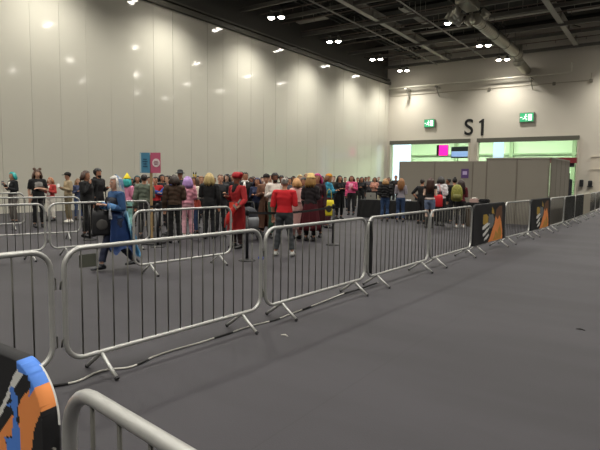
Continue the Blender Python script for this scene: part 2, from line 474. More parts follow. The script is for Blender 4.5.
def blue_cosplay(p, root, j, garment, inarr, z, P, tt):
    # pale blue veil over grey hair, jagged blue overskirt, long strips of cloth
    bm = NB(); n = 26; R = []
    for i in range(10):
        t = i / 9; row = []
        for k in range(n + 1):
            a = PI * 1.5 + (k / n - .5) * PI * 1.0
            r = .124 + .035 * min(1, t * 1.6) + .012 * math.sin(a * 9) * t
            zz = 1.755 - t * .75 if i else 1.765
            rr = r * math.sqrt(max(.02, 1 - max(0, 1 - t * 5) ** 2)) if t < .2 else r
            row.append(bm.verts.new((rr * math.cos(a) * 1.0, rr * math.sin(a) * 1.1, zz + (.02 if t < .3 else 0))))
        R.append(row)
    for a_, b_ in zip(R, R[1:]):
        for k in range(n): bm.faces.new((a_[k], a_[k+1], b_[k+1], b_[k]))
    bmesh.ops.solidify(bm, geom=bm.faces[:], thickness=.006)
    obj('veil', bm, mat('#8aa6c8', .7, noise=.25), root, True)
    for col, ph, zl, rw, nm in (('#1f3f78', 0, .30, .09, 'overskirt'), ('#3f7fa8', 1.1, .45, .12, 'outer_panel')):
        bm = NB(); n = 44; R = []
        for i in range(8):
            t = i / 7; row = []
            for k in range(n + 1):
                a = PI * .5 + .5 + (2 * PI - 1.0) * k / n if nm == 'overskirt' else PI * 1.15 + (PI * .85) * k / n
                low = zl + .14 * abs(((k * 5 / n + ph) % 1) - .5) * 2
                zz = 1.10 + (low - 1.10) * t
                r = .155 + rw * t + .012 * math.sin(a * 8) * t + (.01 if nm != 'overskirt' else 0)
                row.append(bm.verts.new((r * math.cos(a), r * math.sin(a) * .95 - .10 * t * (a > PI), zz)))
            R.append(row)
        for a_, b_ in zip(R, R[1:]):
            for k in range(n): bm.faces.new((a_[k], a_[k+1], b_[k+1], b_[k]))
        bmesh.ops.solidify(bm, geom=bm.faces[:], thickness=.007)
        obj(nm, bm, mat(col, .6, noise=.3, scale=6), root, True)
    bm = NB()      # a train of cloth that trails behind
    R = []
    for i in range(10):
        t = i / 9; row = []
        for k in range(7):
            row.append(bm.verts.new((-.12 + .24 * k / 6 + .04 * math.sin(t * 5), -.16 - .26 * t ** 1.3 + .02 * math.sin(k * 2.1), 1.05 - .78 * t - .07 * (k % 2) * t)))
        R.append(row)
    for a_, b_ in zip(R, R[1:]):
        for k in range(6): bm.faces.new((a_[k], a_[k+1], b_[k+1], b_[k]))
    bmesh.ops.solidify(bm, geom=bm.faces[:], thickness=.007)
    obj('trailing_cloth', bm, mat('#5a8fb0', .65, noise=.3, scale=6), root, True)
    bm = NB(); R = []
    for i in range(7):
        t = i / 6; R.append([bm.verts.new((-.17 + .02 * k - .05 * t + .01 * math.sin(k * 2), .20 + .015 * math.sin(k * 1.7 + i), 1.30 - .34 * t + .05 * (k % 2) * t)) for k in range(6)])
    for a_, b_ in zip(R, R[1:]):
        for k in range(5): bm.faces.new((a_[k], a_[k+1], b_[k+1], b_[k]))
    bmesh.ops.solidify(bm, geom=bm.faces[:], thickness=.01)
    obj('white_hanging_cloth', bm, mat('#dfe0e4', .8), root, True)
    bm = NB()
    for k in range(9): tube(bm, [(-.15 + .035 * k, -.14 - .02 * (k % 3), 1.10), (-.17 + .04 * k, -.19, .78), (-.18 + .045 * k, -.22 - .03 * (k % 2), .50 + .06 * (k % 3))], [(.014, .008), (.02, .008), (.006, .004)], 6)
    obj('ribbon_strips', bm, mat('#7fb6cc', .7, noise=.3), root, True)
    # dark bodice, belt
    garment('bodice', inarr('torso') & (z > 1.08) & (z < 1.36) & (P[:, 1] > -.02), np.full(len(z), .03), mat('#20222c', .7))
    for s in (1, -1):
        k = 'R' if s > 0 else 'L'
        bm = NB(); wr, el = j['wr' + k], j['el' + k]
        tube(bm, [el, el.lerp(wr, .5), wr], [.05, .058, .066], 14); obj('wide_sleeve', bm, mat('#4f7fb0', .7, noise=.2), root, True)
def red_cosplay(p, root, j, garment, inarr, z, P, tt):
    bm = NB(); rings_z(bm, [(1.66, .112, .128), (1.70, .125, .14), (1.75, .115, .13), (1.79, .07, .085), (1.80, .02, .02)], 20, True, .006, 6)
    ell(bm, (.11, -.02, 1.74), (.05, .05, .05)); ell(bm, (-.11, -.02, 1.74), (.05, .05, .05))
    obj('headdress', bm, mat('#a5101c', .7, noise=.25, scale=14), root, True)
    bm = NB(); tube(bm, [(0, .03, 1.50), (0, .075, 1.46), (0, .125, 1.36), (0, .13, 1.28)], [(.07, .04), (.07, .045), (.055, .03), (.02, .01)], 12); obj('beard', bm, mat('#1a0f0f', .9), root, True)
    bm = NB(); box(bm, (0, .17, .78), (.16, .015, .62)); obj('front_panel', bm, mat('#e04530', .8), root)
    bm = NB(); tube(bm, [(.165 * math.cos(t), .14 * math.sin(t), 1.08) for t in [2 * PI * k / 20 for k in range(20)]], [.02] * 20, 8, closed=True); obj('belt', bm, mat('#1a1214', .6), root, True)

# --- the people, in order of the photograph. face: 0 towards the camera, 90 towards picture right, 180 away
person('teal-haired person in dark jacket over white shirt, looking down at a phone', 14, 224, 171.5, -60, top='#17181c', bot='#5a5450', hair='bob', hc='#1f9a96', arms=('phone', 'hold'), fem=True, trim=('#d8d4cc', .055, 1.06, 1.42, 1), skin='#c99a80')
person('person in black t-shirt with grey chest print and brown ear-shaped hair buns', 39, 227.5, 166, 15, top='#101012', bot='#121214', hair='wig', hc='#5a4438', arms=('down', 'fold'), sleeve=.45, fat=1.12, skin='#c9a088', trim=('#8d8a86', .11, 1.20, 1.38, 1), extra=ears('#6a5244', round_=True), tall=1.80)
person('short person in red cardigan and white top behind the bun-haired person', 51.5, 221, 177, -40, top='#b8403c', bot='#e4ded4', hair='bob', hc='#a06844', arms=('hold', 'hold'), fem=True, skin='#d3a58c', trim=('#e8e2d8', .06, 1.02, 1.42, 1))
person('person in beige jacket, khaki trousers, dark cap and white shoes reading a phone', 69, 222.5, 172, -70, top='#ac9a7c', bot='#75694e', hair='short', hc='#241a16', arms=('hold', 'hold'), shoe='#e8e4da', skin='#b98a70', extra=cap('#26211f'))
person('small person in navy top and blue jeans beside the large man in black', 79, 220, 178, 20, top='#3c4460', bot='#34486e', hair='long', hc='#8a6a4a', arms=('hold', 'down'), fem=True, skin='#cda28a')
person('large person all in black with brown hair, hand at the neck, near black post', 87.5, 237, 170, 60, top='#0e0e10', bot='#0f0f12', hair='bob', hc='#3c2418', arms=('chin', 'down'), fat=1.25, w=1.1, skin='#b98468')
person('dark-haired bearded person in black hoodie behind the large person in black', 99, 231, 168, 50, top='#121215', bot='#16161a', hair='curly', hc='#17110f', arms=('down', 'hold'), w=1.05, extra=beard('#1b1310'), hood=True)
person('costumed person in blue robes and pale veil with long grey hair, walking inside barriers', 117, 270, 177, -62, top='#2a4d78', bot='#1b2238', hair='long', hc='#b9b4ae', arms=('hold', 'hold'), legs='walk', shoe='#1a1c22', fem=True, near=True, skin='#c99c86', tall=1.66, extra=blue_cosplay)
person('person in pink top with teal hair and pointed yellow hat', 128, 232, 178, 150, top='#d98aa8', bot='#8ec4bc', hair='wig', hc='#35a8a4', arms=('hold', 'down'), fem=True, extra=cone_hat('#e6cf20', .19, .12), tall=1.62, skin='#d4a890')
person('person with dark teal hair in black seen left of the sign pole', 138, 226, 175, 10, top='#15171a', bot='#141416', hair='bob', hc='#25494c', arms=('hold', 'down'), fem=True)
person('person in grey-green jacket seen from behind beside the sign pole', 145, 238, 173.5, 175, top='#5d6658', bot='#2a2a2c', hair='short', hc='#2b2421', arms=('hold', 'down'), fluffy=.012)
person('person in red top behind the wooden sign pole', 156, 231, 176, -20, top='#ab2026', bot='#19191c', hair='short', hc='#1e1614', arms=('hold', 'hold'), skin='#c08f74')
person('black-haired person in black coat right of the sign pole', 162.5, 226, 174, 30, top='#141416', bot='#17171a', hair='bob', hc='#121012', arms=('down', 'hold'), fem=True)
person('person in bright blue top reaching an arm towards the sign pole', 169, 235, 174.5, -75, top='#2c4c9a', bot='#1c1d22', hair='short', hc='#2a211c', arms=('fwd', 'hold'), skin='#c9a084')
person('person in brown jacket with dark hair and black trousers, seen from behind', 175, 243, 174, 178, top='#3c2a1c', bot='#131315', hair='bob', hc='#2b1e17', arms=('hold', 'down'), w=1.05, fluffy=.015)
person('tall person in dark brimmed hat above the purple hair', 180.5, 224, 170, 20, top='#2b2b30', bot='#1c1c20', hair='short', hc='#2a2a2e', arms=('down', 'down'), extra=wide_hat('#26262a', r=.16), tall=1.82)
person('person with lilac hair in a pink onesie, facing away', 188, 238, 176, -160, top='#d793a4', bot='#dfa8b4', hair='wig', hc='#a886c0', arms=('hold', 'down'), fem=True, fluffy=.02, shoe='#dadada', skin='#d8ae98')
person('brown-haired person in white top, coral skirt and jeans with black-tipped yellow ears', 195, 235, 176, -60, top='#e0d8c8', bot='#33486c', hair='long', hc='#4a3222', arms=('hold', 'hold'), fem=True, skirt=('#c85a48', 1.08, .80, .05, .01), extra=ears('#e2c638', '#141416', L=.17, sx=.05))
person('person with ginger short hair and bare face behind the brown-haired head', 201.5, 228, 175.5, 15, top='#55504c', bot='#1c1c1e', hair='crop', hc='#9a6a48', arms=('down', 'down'), skin='#cf9c80')
person('blond person in black leather jacket seen from behind', 209.5, 239, 172.5, 170, top='#121214', bot='#15161a', hair='wig', hc='#b09a66', arms=('down', 'hold'), sleeve=.96, w=1.06)
person('nearly bald man in dark grey shirt left of the red costume', 220.5, 236, 173.5, 5, top='#26272b', bot='#1c1c20', hair='crop', hc='#6c5446', arms=('hold', 'hold'), skin='#cb9a80', near=True)
person('bearded person in long red coat and red headdress holding a red prop sword', 237, 248, 172.5, -45, top='#94161b', bot='#241214', hair='short', hc='#8c1018', arms=('hold', 'sword'), coat=('#9c171a', .42, .07), near=True, skin='#8a5540', extra=red_cosplay, tall=1.74, shoe='#141214', leglen=.95)
person('dark-haired man in black suit with white neck scarf', 245, 233, 171.5, 10, top='#17181c', bot='#15151a', hair='short', hc='#131012', arms=('hold', 'down'), skin='#a97458', extra=scarf('#e4e0da'))
person('person in navy top with purple-black hair behind the pushchair', 257, 234, 177, -15, top='#252c4a', bot='#1c1f2c', hair='bob', hc='#2c2648', arms=('hold', 'hold'), fem=True)
person('person in long brown robe with dark cap, beside the man in red', 266, 236, 173.5, 0, top='#6c4a38', bot='#4e3a2e', hair='short', hc='#1b1513', arms=('hold', 'down'), coat=('#6c4a38', .25, .04), skin='#c09078', extra=cap('#231d1c', False))
person('dark-haired bearded man in pale shirt and green trousers facing man in red t-shirt', 274.5, 238, 172.5, 15, top='#d9cfc6', bot='#2e5040', hair='curly', hc='#100c0c', arms=('hold', 'hold'), skin='#7c4e38', extra=beard('#120c0b'), near=True)
person('grey-haired man in bright red t-shirt and dark grey trousers, back to camera', 284, 256, 176.5, 168, top='#c01420', bot='#34373a', hair='crop', hc='#8d8680', arms=('hold', 'down'), sleeve=.5, w=1.12, fat=1.08, near=True, skin='#b07c62', shoe='#a8a8a4', legs='wide')
person('blond person in long pale pink robe right of the man in red', 296, 239, 177.5, -150, top='#dcaaa4', bot='#d8b0aa', hair='bob', hc='#b98a58', arms=('hold', 'hold'), fem=True, skirt=('#deb4ae', 1.08, .28, .09, .012), skin='#d6a890')
person('person in dark green cape with black bob hair behind the pink robe', 303, 232, 177, -20, top='#1c2620', bot='#17181a', hair='wig', hc='#1b1c1c', arms=('hold', 'down'), fem=True)
person('person in maroon skirt and black top, orange hair under pale hat', 310, 241, 174.5, 160, top='#1a1216', bot='#1b1518', hair='wig', hc='#96703c', arms=('hold', 'hold'), fem=True, skirt=('#5c1420', 1.08, .30, .12, .014), fluffy=.01, extra=wide_hat('#d8b878', r=.14))
person('person with magenta wig and black outfit, maroon cloak', 316.5, 237, 171, -10, top='#30121c', bot='#141416', hair='wig', hc='#b02a6a', arms=('hold', 'down'), coat=('#4a1019', .35, .06), fem=True, tall=1.78)
person('person in teal blue jacket and orange hat by the yellow bag', 328, 228, 173.5, 80, top='#2a7f9c', bot='#4a1a28', hair='bob', hc='#6c4020', arms=('hold', 'hold'), fem=True, extra=cap('#d89434', False), skin='#c8906c', fluffy=.015)
person('black-haired person in long black coat right of the yellow bag', 339, 219, 174, 30, top='#0f0f11', bot='#0f0f12', hair='long', hc='#120e0e', arms=('hold', 'hold'), coat=('#0f0f12', .45, .03), fem=True, tall=1.76)
person('person in bright pink patterned jacket and black trousers', 351, 215, 173.5, -15, top='#d2507e', bot='#17161a', hair='bob', hc='#5a3426', arms=('down', 'hold'), fem=True, fluffy=.02, trim=('#e8a0b8', .09, 1.1, 1.4, 1), tall=1.76)
person('person in black coat behind left end of black table', 361, 211, 176.5, 5, top='#131316', bot='#131316', hair='long', hc='#1c1412', arms=('hold', 'down'), fem=True, fluffy=.01)
person('dark-haired person in grey top behind the laptop', 368, 208, 176, 0, top='#4c4a4e', bot='#1c1c20', hair='short', hc='#2a1d18', arms=('hold', 'hold'), skin='#c8987e')
person('person in peach top behind the laptop, brown hair', 374, 209, 177, -20, top='#c08a78', bot='#1c1c20', hair='bob', hc='#4a2e20', arms=('hold', 'hold'), fem=True)
person('woman in black fluffy jacket and blue jeans with light brown hair facing table', 384.5, 221.5, 178.5, 178, top='#141315', bot='#2c4468', hair='bob', hc='#9a7448', arms=('hold', 'hold'), fem=True, fluffy=.05, w=1.0, near=True, tall=1.66)
person('tall dark-haired man in black standing behind the table between two women', 395, 208, 174.5, -10, top='#1c1a1c', bot='#1a1a1c', hair='short', hc='#17100e', arms=('out', 'hold'), tall=1.84)
person('woman with long light brown hair in grey jumper and jeans facing table', 400, 222, 177.5, 178, top='#8e8890', bot='#2b3f60', hair='long', hc='#8a5f38', arms=('hold', 'hold'), fem=True, near=True, tall=1.68)
person('person in black t-shirt partly hidden behind the woman in denim shorts', 421, 224, 178, 150, top='#17171a', bot='#1a1a1d', hair='short', hc='#2a1d18', arms=('hold', 'hip'), sleeve=.5, tall=1.66)
person('woman in denim shorts, black vest and black boots with long brown hair', 429, 228, 177, 172, top='#151214', bot='#5f6c86', hair='long', hc='#3a1f16', arms=('hold', 'hold'), sleeve=.1, leglen=.30, shoe='#121214', fem=True, near=True, skin='#dcb8a4', extra=boots('#141416'), trim=('#c9b8b4', .16, 1.0, 1.07, -1))
person('person in white hoodie and black boots with black hair, red bag at side', 439.5, 226, 176, 150, top='#dcdade', bot='#1b1b20', hair='bob', hc='#1a1414', arms=('hold', 'down'), fem=True, hood=True, fluffy=.02, near=True, extra=boots('#121214'), trim=('#3b4048', .09, 1.08, 1.24, -1))
person('person in black with dark hair bun under the purple poster', 453, 224, 176.5, -170, top='#121214', bot='#151518', hair='bun', hc='#1c1414', arms=('hold', 'down'), near=True, tall=1.72)
person('person in maroon jacket wearing the yellow patterned backpack', 459.5, 228, 178.5, -168, top='#5a1620', bot='#1c1a1c', hair='long', hc='#2a1816', arms=('hold', 'hold'), fem=True, near=True, shoe='#d8d4d0', tall=1.66)
# further back in the crowd: mostly heads and shoulders show
back = [
 (150, 222, 176, 20, '#3a3030', 'short', '#1c1614', 'person in dark brown jumper at the back, just right of the sign boards'),
 (191, 221, 178, 0, '#50404a', 'bob', '#2a1c1c', 'person in mauve-grey top at the back behind the lilac hair'),
 (214, 222, 177, 10, '#2d3038', 'short', '#4a382c', 'brown-haired person in slate top behind the blond head'),
 (227, 223, 173.5, -30, '#1c1c20', 'wig', '#1c1a20', 'black-haired person behind the shoulder of the red costume'),
 (232, 219, 174, 20, '#4a4c54', 'short', '#2a2422', 'person in grey jumper at the back left of the red headdress'),
 (241, 221, 171.5, 10, '#2a2a30', 'curly', '#1a1412', 'curly black-haired person behind the red headdress'),
 (251, 224, 176.5, 0, '#59433c', 'bob', '#3a261c', 'brown-haired person in brown top behind the white scarf'),
 (262, 225, 176, 15, '#3b4a58', 'crop', '#3a2c24', 'short-haired person in steel blue behind the brown robe'),
 (270, 223, 174, 0, '#c8c2bc', 'short', '#9a938c', 'grey-haired person in off-white top at the back, left of dark-haired bearded man'),
 (289, 224, 177, 0, '#474a50', 'short', '#2a2220', 'dark-haired person in grey top right of the grey-haired head'),
 (293, 219, 175.5, 30, '#2a3a44', 'bob', '#241a18', 'person in dark teal top at the back over the pink robe'),
 (299.5, 221, 174.5, 0, '#c8a45c', 'wig', '#a88a50', 'person with golden wig and mustard top at the back'),
 (306, 219, 173, -10, '#7b5a44', 'wig', '#a08060', 'person with sandy wig and tan top at the back'),
 (321, 221, 175.5, 10, '#40202c', 'long', '#1e1416', 'long-haired person in plum top right of the magenta wig'),
 (324, 228, 178, 60, '#b82438', 'bob', '#34201a', 'person in crimson top in front of the orange hat'),
 (333, 214, 175.5, -10, '#3c382c', 'short', '#4a3424', 'brown-haired person in olive top left of the long black coat'),
 (344.5, 211, 176.5, 0, '#26262a', 'short', '#221a18', 'person in charcoal top left of the pink jacket'),
 (357, 209, 177, 0, '#2c2a30', 'short', '#1e1816', 'person in charcoal hoodie right of the pink jacket'),
 (365, 206, 176.5, 10, '#5a3030', 'short', '#2a1c18', 'person in rust top far back behind the table'),
 (378, 206, 176.5, 0, '#26262c', 'short', '#231a16', 'person in dark navy top far back behind the laptop'),
 (388, 205, 177, 20, '#403a3a', 'bob', '#4a3020', 'person in taupe top far back between the two women'),
 (407, 206, 178, 0, '#222226', 'short', '#2a1c18', 'person in black shirt far back near the partition edge'),
 (447, 219, 178, -90, '#1e1e22', 'short', '#1c1614', 'dark-haired person in black behind the white hoodie'),
 (182, 219, 177, 0, '#1d2430', 'short', '#1a1614', 'person in midnight blue top behind the brown jacket'),
 (246, 218, 175, 0, '#33363e', 'short', '#1c1614', 'person in blue-grey top far back behind the white scarf'),
 (253, 217, 176, 20, '#6a3c3c', 'bob', '#35221a', 'person in dusty red top far back left of the brown robe'),
 (281, 220, 175, 0, '#1f2024', 'curly', '#161212', 'curly-haired person in black at the back over the grey head'),
 (286, 216, 176, 0, '#70645a', 'short', '#3a2c22', 'person in stone-brown top far back, right of the grey head'),
 (312, 218, 174, 10, '#2c3a2c', 'curly', '#8a5a3a', 'auburn curly person in bottle green at the back'),
 (317, 215, 176, 0, '#5a5060', 'short', '#1c1818', 'person in grey-violet top behind the magenta wig'),
 (205, 217, 176, -10, '#404a44', 'short', '#33261e', 'person in moss grey top far back by the ginger head'),
 (198, 218, 175.5, 10, '#24262e', 'bob', '#1e1a1c', 'person in ink blue top far back behind the yellow ears'),
 (172, 218, 176.5, 0, '#5c2a2a', 'short', '#1e1814', 'person in brick red top far back by the blue top'),
 (224, 217, 176, 0, '#7a6e60', 'bob', '#6a4a34', 'person in sand-coloured top far back beside the nearly bald man'),
 (133, 221, 178, 0, '#23262c', 'short', '#2a2220', 'person in charcoal top behind the pointed yellow hat'),
]
for k, (x, fy, hy, fc, tc, hs, hc, lb) in enumerate(back):
    person(lb, x, fy, hy, fc, top=tc, bot=['#18181b', '#222630', '#2a2622'][k % 3], hair=hs, hc=hc, arms=[('down', 'hold'), ('hold', 'hold'), ('pocket', 'down')][k % 3],
           fem=hs in ('bob', 'long', 'wig'), skin=['#c99c84', '#b98468', '#8a5b44', '#d8ae98'][k % 4])
build_people()

# ================================================================= SETTING
AW, BW, ZW = -22.4, 46.85, 10.45          # left wall, back wall, wall top
carpet = mat('#605c5c', .95, noise=.10, scale=2.2, spec=.25)
# floor with carpet texture
def floor_mat():
    m = bpy.data.materials.new('carpet'); m.use_nodes = True; nt = m.node_tree; b = nt.nodes['Principled BSDF']
    tc = nt.nodes.new('ShaderNodeTexCoord')
    n1 = nt.nodes.new('ShaderNodeTexNoise'); n1.inputs['Scale'].default_value = .55; n1.inputs['Detail'].default_value = 5
    n2 = nt.nodes.new('ShaderNodeTexNoise'); n2.inputs['Scale'].default_value = 90
    wv = nt.nodes.new('ShaderNodeTexBrick'); wv.offset = 0; wv.inputs['Scale'].default_value = 1; wv.inputs['Brick Width'].default_value = 40; wv.inputs['Row Height'].default_value = 2.0
    wv.inputs['Mortar Size'].default_value = .006; wv.inputs['Color1'].default_value = (1, 1, 1, 1); wv.inputs['Color2'].default_value = (.97, .97, .97, 1); wv.inputs['Mortar'].default_value = (.80, .80, .80, 1)
    mp = nt.nodes.new('ShaderNodeMapping'); mp.inputs['Rotation'].default_value = (0, 0, PI / 2)
    nt.links.new(tc.outputs['Object'], mp.inputs['Vector']); nt.links.new(mp.outputs['Vector'], wv.inputs['Vector'])
    for n in (n1, n2): nt.links.new(tc.outputs['Object'], n.inputs['Vector'])
    r1 = nt.nodes.new('ShaderNodeMapRange'); r1.inputs['From Min'].default_value = .3; r1.inputs['From Max'].default_value = .7; r1.inputs['To Min'].default_value = .9; r1.inputs['To Max'].default_value = 1.1
    r2 = nt.nodes.new('ShaderNodeMapRange'); r2.inputs['To Min'].default_value = .85; r2.inputs['To Max'].default_value = 1.15
    nt.links.new(n1.outputs['Fac'], r1.inputs['Value']); nt.links.new(n2.outputs['Fac'], r2.inputs['Value'])
    mu = nt.nodes.new('ShaderNodeMath'); mu.operation = 'MULTIPLY'; nt.links.new(r1.outputs[0], mu.inputs[0]); nt.links.new(r2.outputs[0], mu.inputs[1])
    n3 = nt.nodes.new('ShaderNodeTexNoise'); n3.inputs['Scale'].default_value = 1.0; n3.inputs['Detail'].default_value = 3     # trodden tracks
    m3 = nt.nodes.new('ShaderNodeMapping'); m3.inputs['Rotation'].default_value = (0, 0, .25); m3.inputs['Scale'].default_value = (.28, 1.1, 1)
    nt.links.new(tc.outputs['Object'], m3.inputs['Vector']); nt.links.new(m3.outputs['Vector'], n3.inputs['Vector'])
    r3 = nt.nodes.new('ShaderNodeMapRange'); r3.inputs['From Min'].default_value = .4; r3.inputs['From Max'].default_value = .6; r3.inputs['To Min'].default_value = .80; r3.inputs['To Max'].default_value = 1.08
    nt.links.new(n3.outputs['Fac'], r3.inputs['Value'])
    mu2 = nt.nodes.new('ShaderNodeMath'); mu2.operation = 'MULTIPLY'; nt.links.new(mu.outputs[0], mu2.inputs[0]); nt.links.new(r3.outputs[0], mu2.inputs[1]); mu = mu2
    s1 = nt.nodes.new('ShaderNodeVectorMath'); s1.operation = 'SCALE'; s1.inputs[0].default_value = lin(FLOORC)[:3]; nt.links.new(mu.outputs[0], s1.inputs['Scale'])
    s2 = nt.nodes.new('ShaderNodeVectorMath'); s2.operation = 'MULTIPLY'; nt.links.new(s1.outputs[0], s2.inputs[0]); nt.links.new(wv.outputs['Color'], s2.inputs[1])
    nt.links.new(s2.outputs[0], b.inputs['Base Color'])
    b.inputs['Roughness'].default_value = .62; b.inputs['Specular IOR Level'].default_value = .4
    bp = nt.nodes.new('ShaderNodeBump'); bp.inputs['Strength'].default_value = .15; bp.inputs['Distance'].default_value = .01
    nt.links.new(n2.outputs['Fac'], bp.inputs['Height']); nt.links.new(bp.outputs['Normal'], b.inputs['Normal'])
    return m
FLOORC = '#343237'
def struct(name, bm, m, parent=None):
    o = obj(name, bm, m, parent)
    if not parent: o['kind'] = 'structure'
    return o
bm = NB(); box(bm, (1, 22, -.1), (48, 82, .2)); struct('floor', bm, floor_mat())

# left wall: full-height movable panels, each hung a touch out of true
bm = NB(); rr = random.Random(3)
b0 = 10.97 - 1.305 * 20
k = 0
while b0 < BW:
    b1 = min(b0 + 1.305, BW)
    tz, tx = rr.gauss(0, .0035), rr.gauss(0, .0016)
    t = .1; g = .008
    M = Matrix.Translation(Vector((AW - t / 2, (b0 + b1) / 2, ZW / 2))) @ Matrix.Rotation(tz, 4, 'Z') @ Matrix.Rotation(tx, 4, 'Y') @ Matrix.Diagonal((t, b1 - b0 - g, ZW, 1))
    bmesh.ops.create_cube(bm, size=1, matrix=M)
    b0 += 1.305; k += 1
box(bm, (AW - .2, 15, 7), (.1, 66, 14), mi=1)
panel = mat('#cdcabd', .07, noise=.03, scale=.6, bump=.03, spec=.5)
struct('wall_left', bm, [panel, mat('#4a4842', .8)])
bm = NB(); box(bm, (AW + .06, 15, ZW + .12), (.32, 64, .24)); box(bm, (AW + .10, 15, ZW + .42), (.10, 64, .10)); struct('trim_1', bm, mat('#5c5a50', .6))
# back wall with two wide openings
bm = NB()
OL, OM0, OM1, OR, OT = -22.05, -14.45, -13.85, -5.95, 5.15
def wbox(a0, a1, z0, z1, mi=0, b=BW, t=.4): box(bm, ((a0 + a1) / 2, b + t / 2, (z0 + z1) / 2), (a1 - a0, t, z1 - z0), mi=mi)
wbox(-24, OL, 0, OT); wbox(OM0, OM1, 0, OT); wbox(OR, 24, 0, OT); wbox(-24, 24, OT, 14)
wallp = mat('#c9c3b6', .65, noise=.04, scale=.5)
struct('wall_back', bm, wallp)
bm = NB(); box(bm, (-18.25, BW - .0, OT - .16), (7.6, .5, .34)); box(bm, (-9.9, BW - .0, OT - .16), (7.9, .5, .34)); struct('trim_2', bm, mat('#57564c', .7))
bm = NB()
for x in (OL + .06, OM0 - .06, OM1 + .06, OR - .06): box(bm, (x, BW, OT / 2 - .16), (.12, .5, OT - .34))
struct('trim_3', bm, mat('#b9b2a2', .7))
for nm, c, s in (('wall_right', (24.1, 22, 7), (.2, 82, 14)), ('wall_front', (1, -18.1, 7), (48, .2, 14))):
    bm = NB(); box(bm, c, s); struct(nm, bm, wallp)
bm = NB(); box(bm, (1, 15, 14.1), (48, 66, .2))
for i in range(30): box(bm, (1, -16 + i * 2.2, 13.92), (48, .25, .16))
struct('ceiling', bm, mat('#24231f', .85))
# shallow relief on the back wall to the right of the opening: shutter panel and rails
bm = NB()
box(bm, (-3.0, BW - .03, 1.75), (4.2, .06, 3.5)); box(bm, (-3.0, BW - .08, 2.55), (4.3, .06, .07)); box(bm, (-3.0, BW - .08, 3.52), (4.3, .06, .07))
struct('door_1', bm, mat('#c9c0b0', .6))
# far room behind the openings
bm = NB(); box(bm, (-14, 60, 4), (28, .2, 8)); box(bm, (-27, 53.5, 4), (.2, 13, 8)); box(bm, (-1, 53.5, 4), (.2, 13, 8)); struct('wall_far', bm, mat('#c3cbbb', .8))
bm = NB(); box(bm, (-14, 53.6, 7.6), (26, 12.8, .2)); struct('ceiling_far', bm, mat('#b8bcb0', .8))
bm = NB()
for x in (-26, -20, -14, -8, -2): box(bm, (x, 59.7, 4), (.35, .4, 8))
box(bm, (-14, 59.75, 4.35), (26, .3, .18))
struct('trim_4', bm, mat('#8f9a84', .7))

# ---------------------------------------------------------------- roof steel
steel = mat('#66635c', .6, noise=.12); steel_l = mat('#9a978c', .55, noise=.1); dark = mat('#2e2d29', .7)
def truss_bm(L, h, w, chord, bay):
    """lattice girder along +x"""
    bm = NB(); nb = max(1, round(L / bay)); d = L / nb
    for y in (-w / 2, w / 2):
        for z in (-h / 2, h / 2): box(bm, (L / 2, y, z), (L, chord, chord))
        for i in range(nb):
            x0, x1 = i * d, (i + 1) * d
            s = 1 if i % 2 else -1
            tube(bm, [(x0, y, -s * h / 2), (x1, y, s * h / 2)], chord * .32, 6)
            box(bm, (x0, y, 0), (chord * .5, chord * .5, h))
    for i in range(nb + 1):
        for z in (-h / 2, h / 2): box(bm, (i * d, 0, z), (chord * .5, w, chord * .5))
    return bm
TR = 'roof girders over the hall'
def place(name, bm, m, loc, rz, label, cat, group): return place_o(obj(name, bm, m), loc, rz, label, cat, group)
def place_o(o, loc, rz, label, cat, group):
    o.location = loc; o.rotation_euler = (0, 0, rz); return tag(o, label, cat, group)
girder = None
for a, z, lab in ((-19.2, 12.5, 'dark lattice girder nearest the panel wall'), (-11.6, 12.8, 'dark lattice girder high above the second row of lamps'), (-3.2, 12.5, 'dark lattice girder right of the solid beam by the duct'), (4.2, 12.5, 'dark lattice girder at the right of the hall'), (12, 12.5, 'dark lattice girder far right of the hall')):
    if girder is None:
        girder = place('roof_girder', truss_bm(60, .9, .45, .10, 1.5), dark, (a, -14, z + .3), PI / 2, lab, 'girder', TR)
    else:
        o = girder.copy(); C.objects.link(o); o.location = (a, -14, z + .3); o['label'] = lab
for a, lab in ((-16.2, 'long solid steel beam running away above the crowd'), (-6.4, 'long solid steel beam right of the silver duct'), (2.5, 'long solid steel beam above the camera side of the hall')):
    bm = NB(); box(bm, (30, 0, .25), (60, .34, .035)); box(bm, (30, 0, -.25), (60, .34, .035)); box(bm, (30, 0, 0), (60, .03, .5))
    for k in range(18): box(bm, (1.6 + k * 3.35, 0, 0), (.02, .3, .48))
    place('roof_beam', bm, steel_l, (a, -14, 12.05), PI / 2, lab, 'beam', 'solid roof beams')
for i, (a, L) in enumerate(((-17.4, 60), (-13.2, 60))):
    bm = NB(); tube(bm, [(0, 0, 0), (60, 0, 0)], .045, 8)
    for k in range(20): tube(bm, [(k * 3, 0, 0), (k * 3, 0, .45)], .012, 5)
    place('roof_conduit', bm, steel_l, (a, -14, 11.65), PI / 2, ['thin pale conduit left of the long solid beam over the crowd', 'thin pale conduit right of the long solid beam over the crowd'][i], 'conduit', 'roof conduits')
cross = None
ords = ['ninth', 'eighth', 'seventh', 'sixth', 'fifth', 'fourth', 'third', 'second', 'first']
for i in range(8):
    b = 45.4 - i * 3.35
    lab = 'cross beam spanning the hall roof, %s counted from the back wall' % ords[8 - i]
    if cross is None:
        bm = NB(); box(bm, (23, 0, .11), (46, .14, .02)); box(bm, (23, 0, -.11), (46, .14, .02)); box(bm, (23, 0, 0), (46, .02, .22))
        cross = place('cross_beam', bm, steel, (-22.2, b, 11.75), 0, lab, 'beam', 'cross beams of the roof')
    else:
        o = cross.copy(); C.objects.link(o); o.location = (-22.2, b, 11.75 + (.25 if i % 2 else 0)); o['label'] = lab
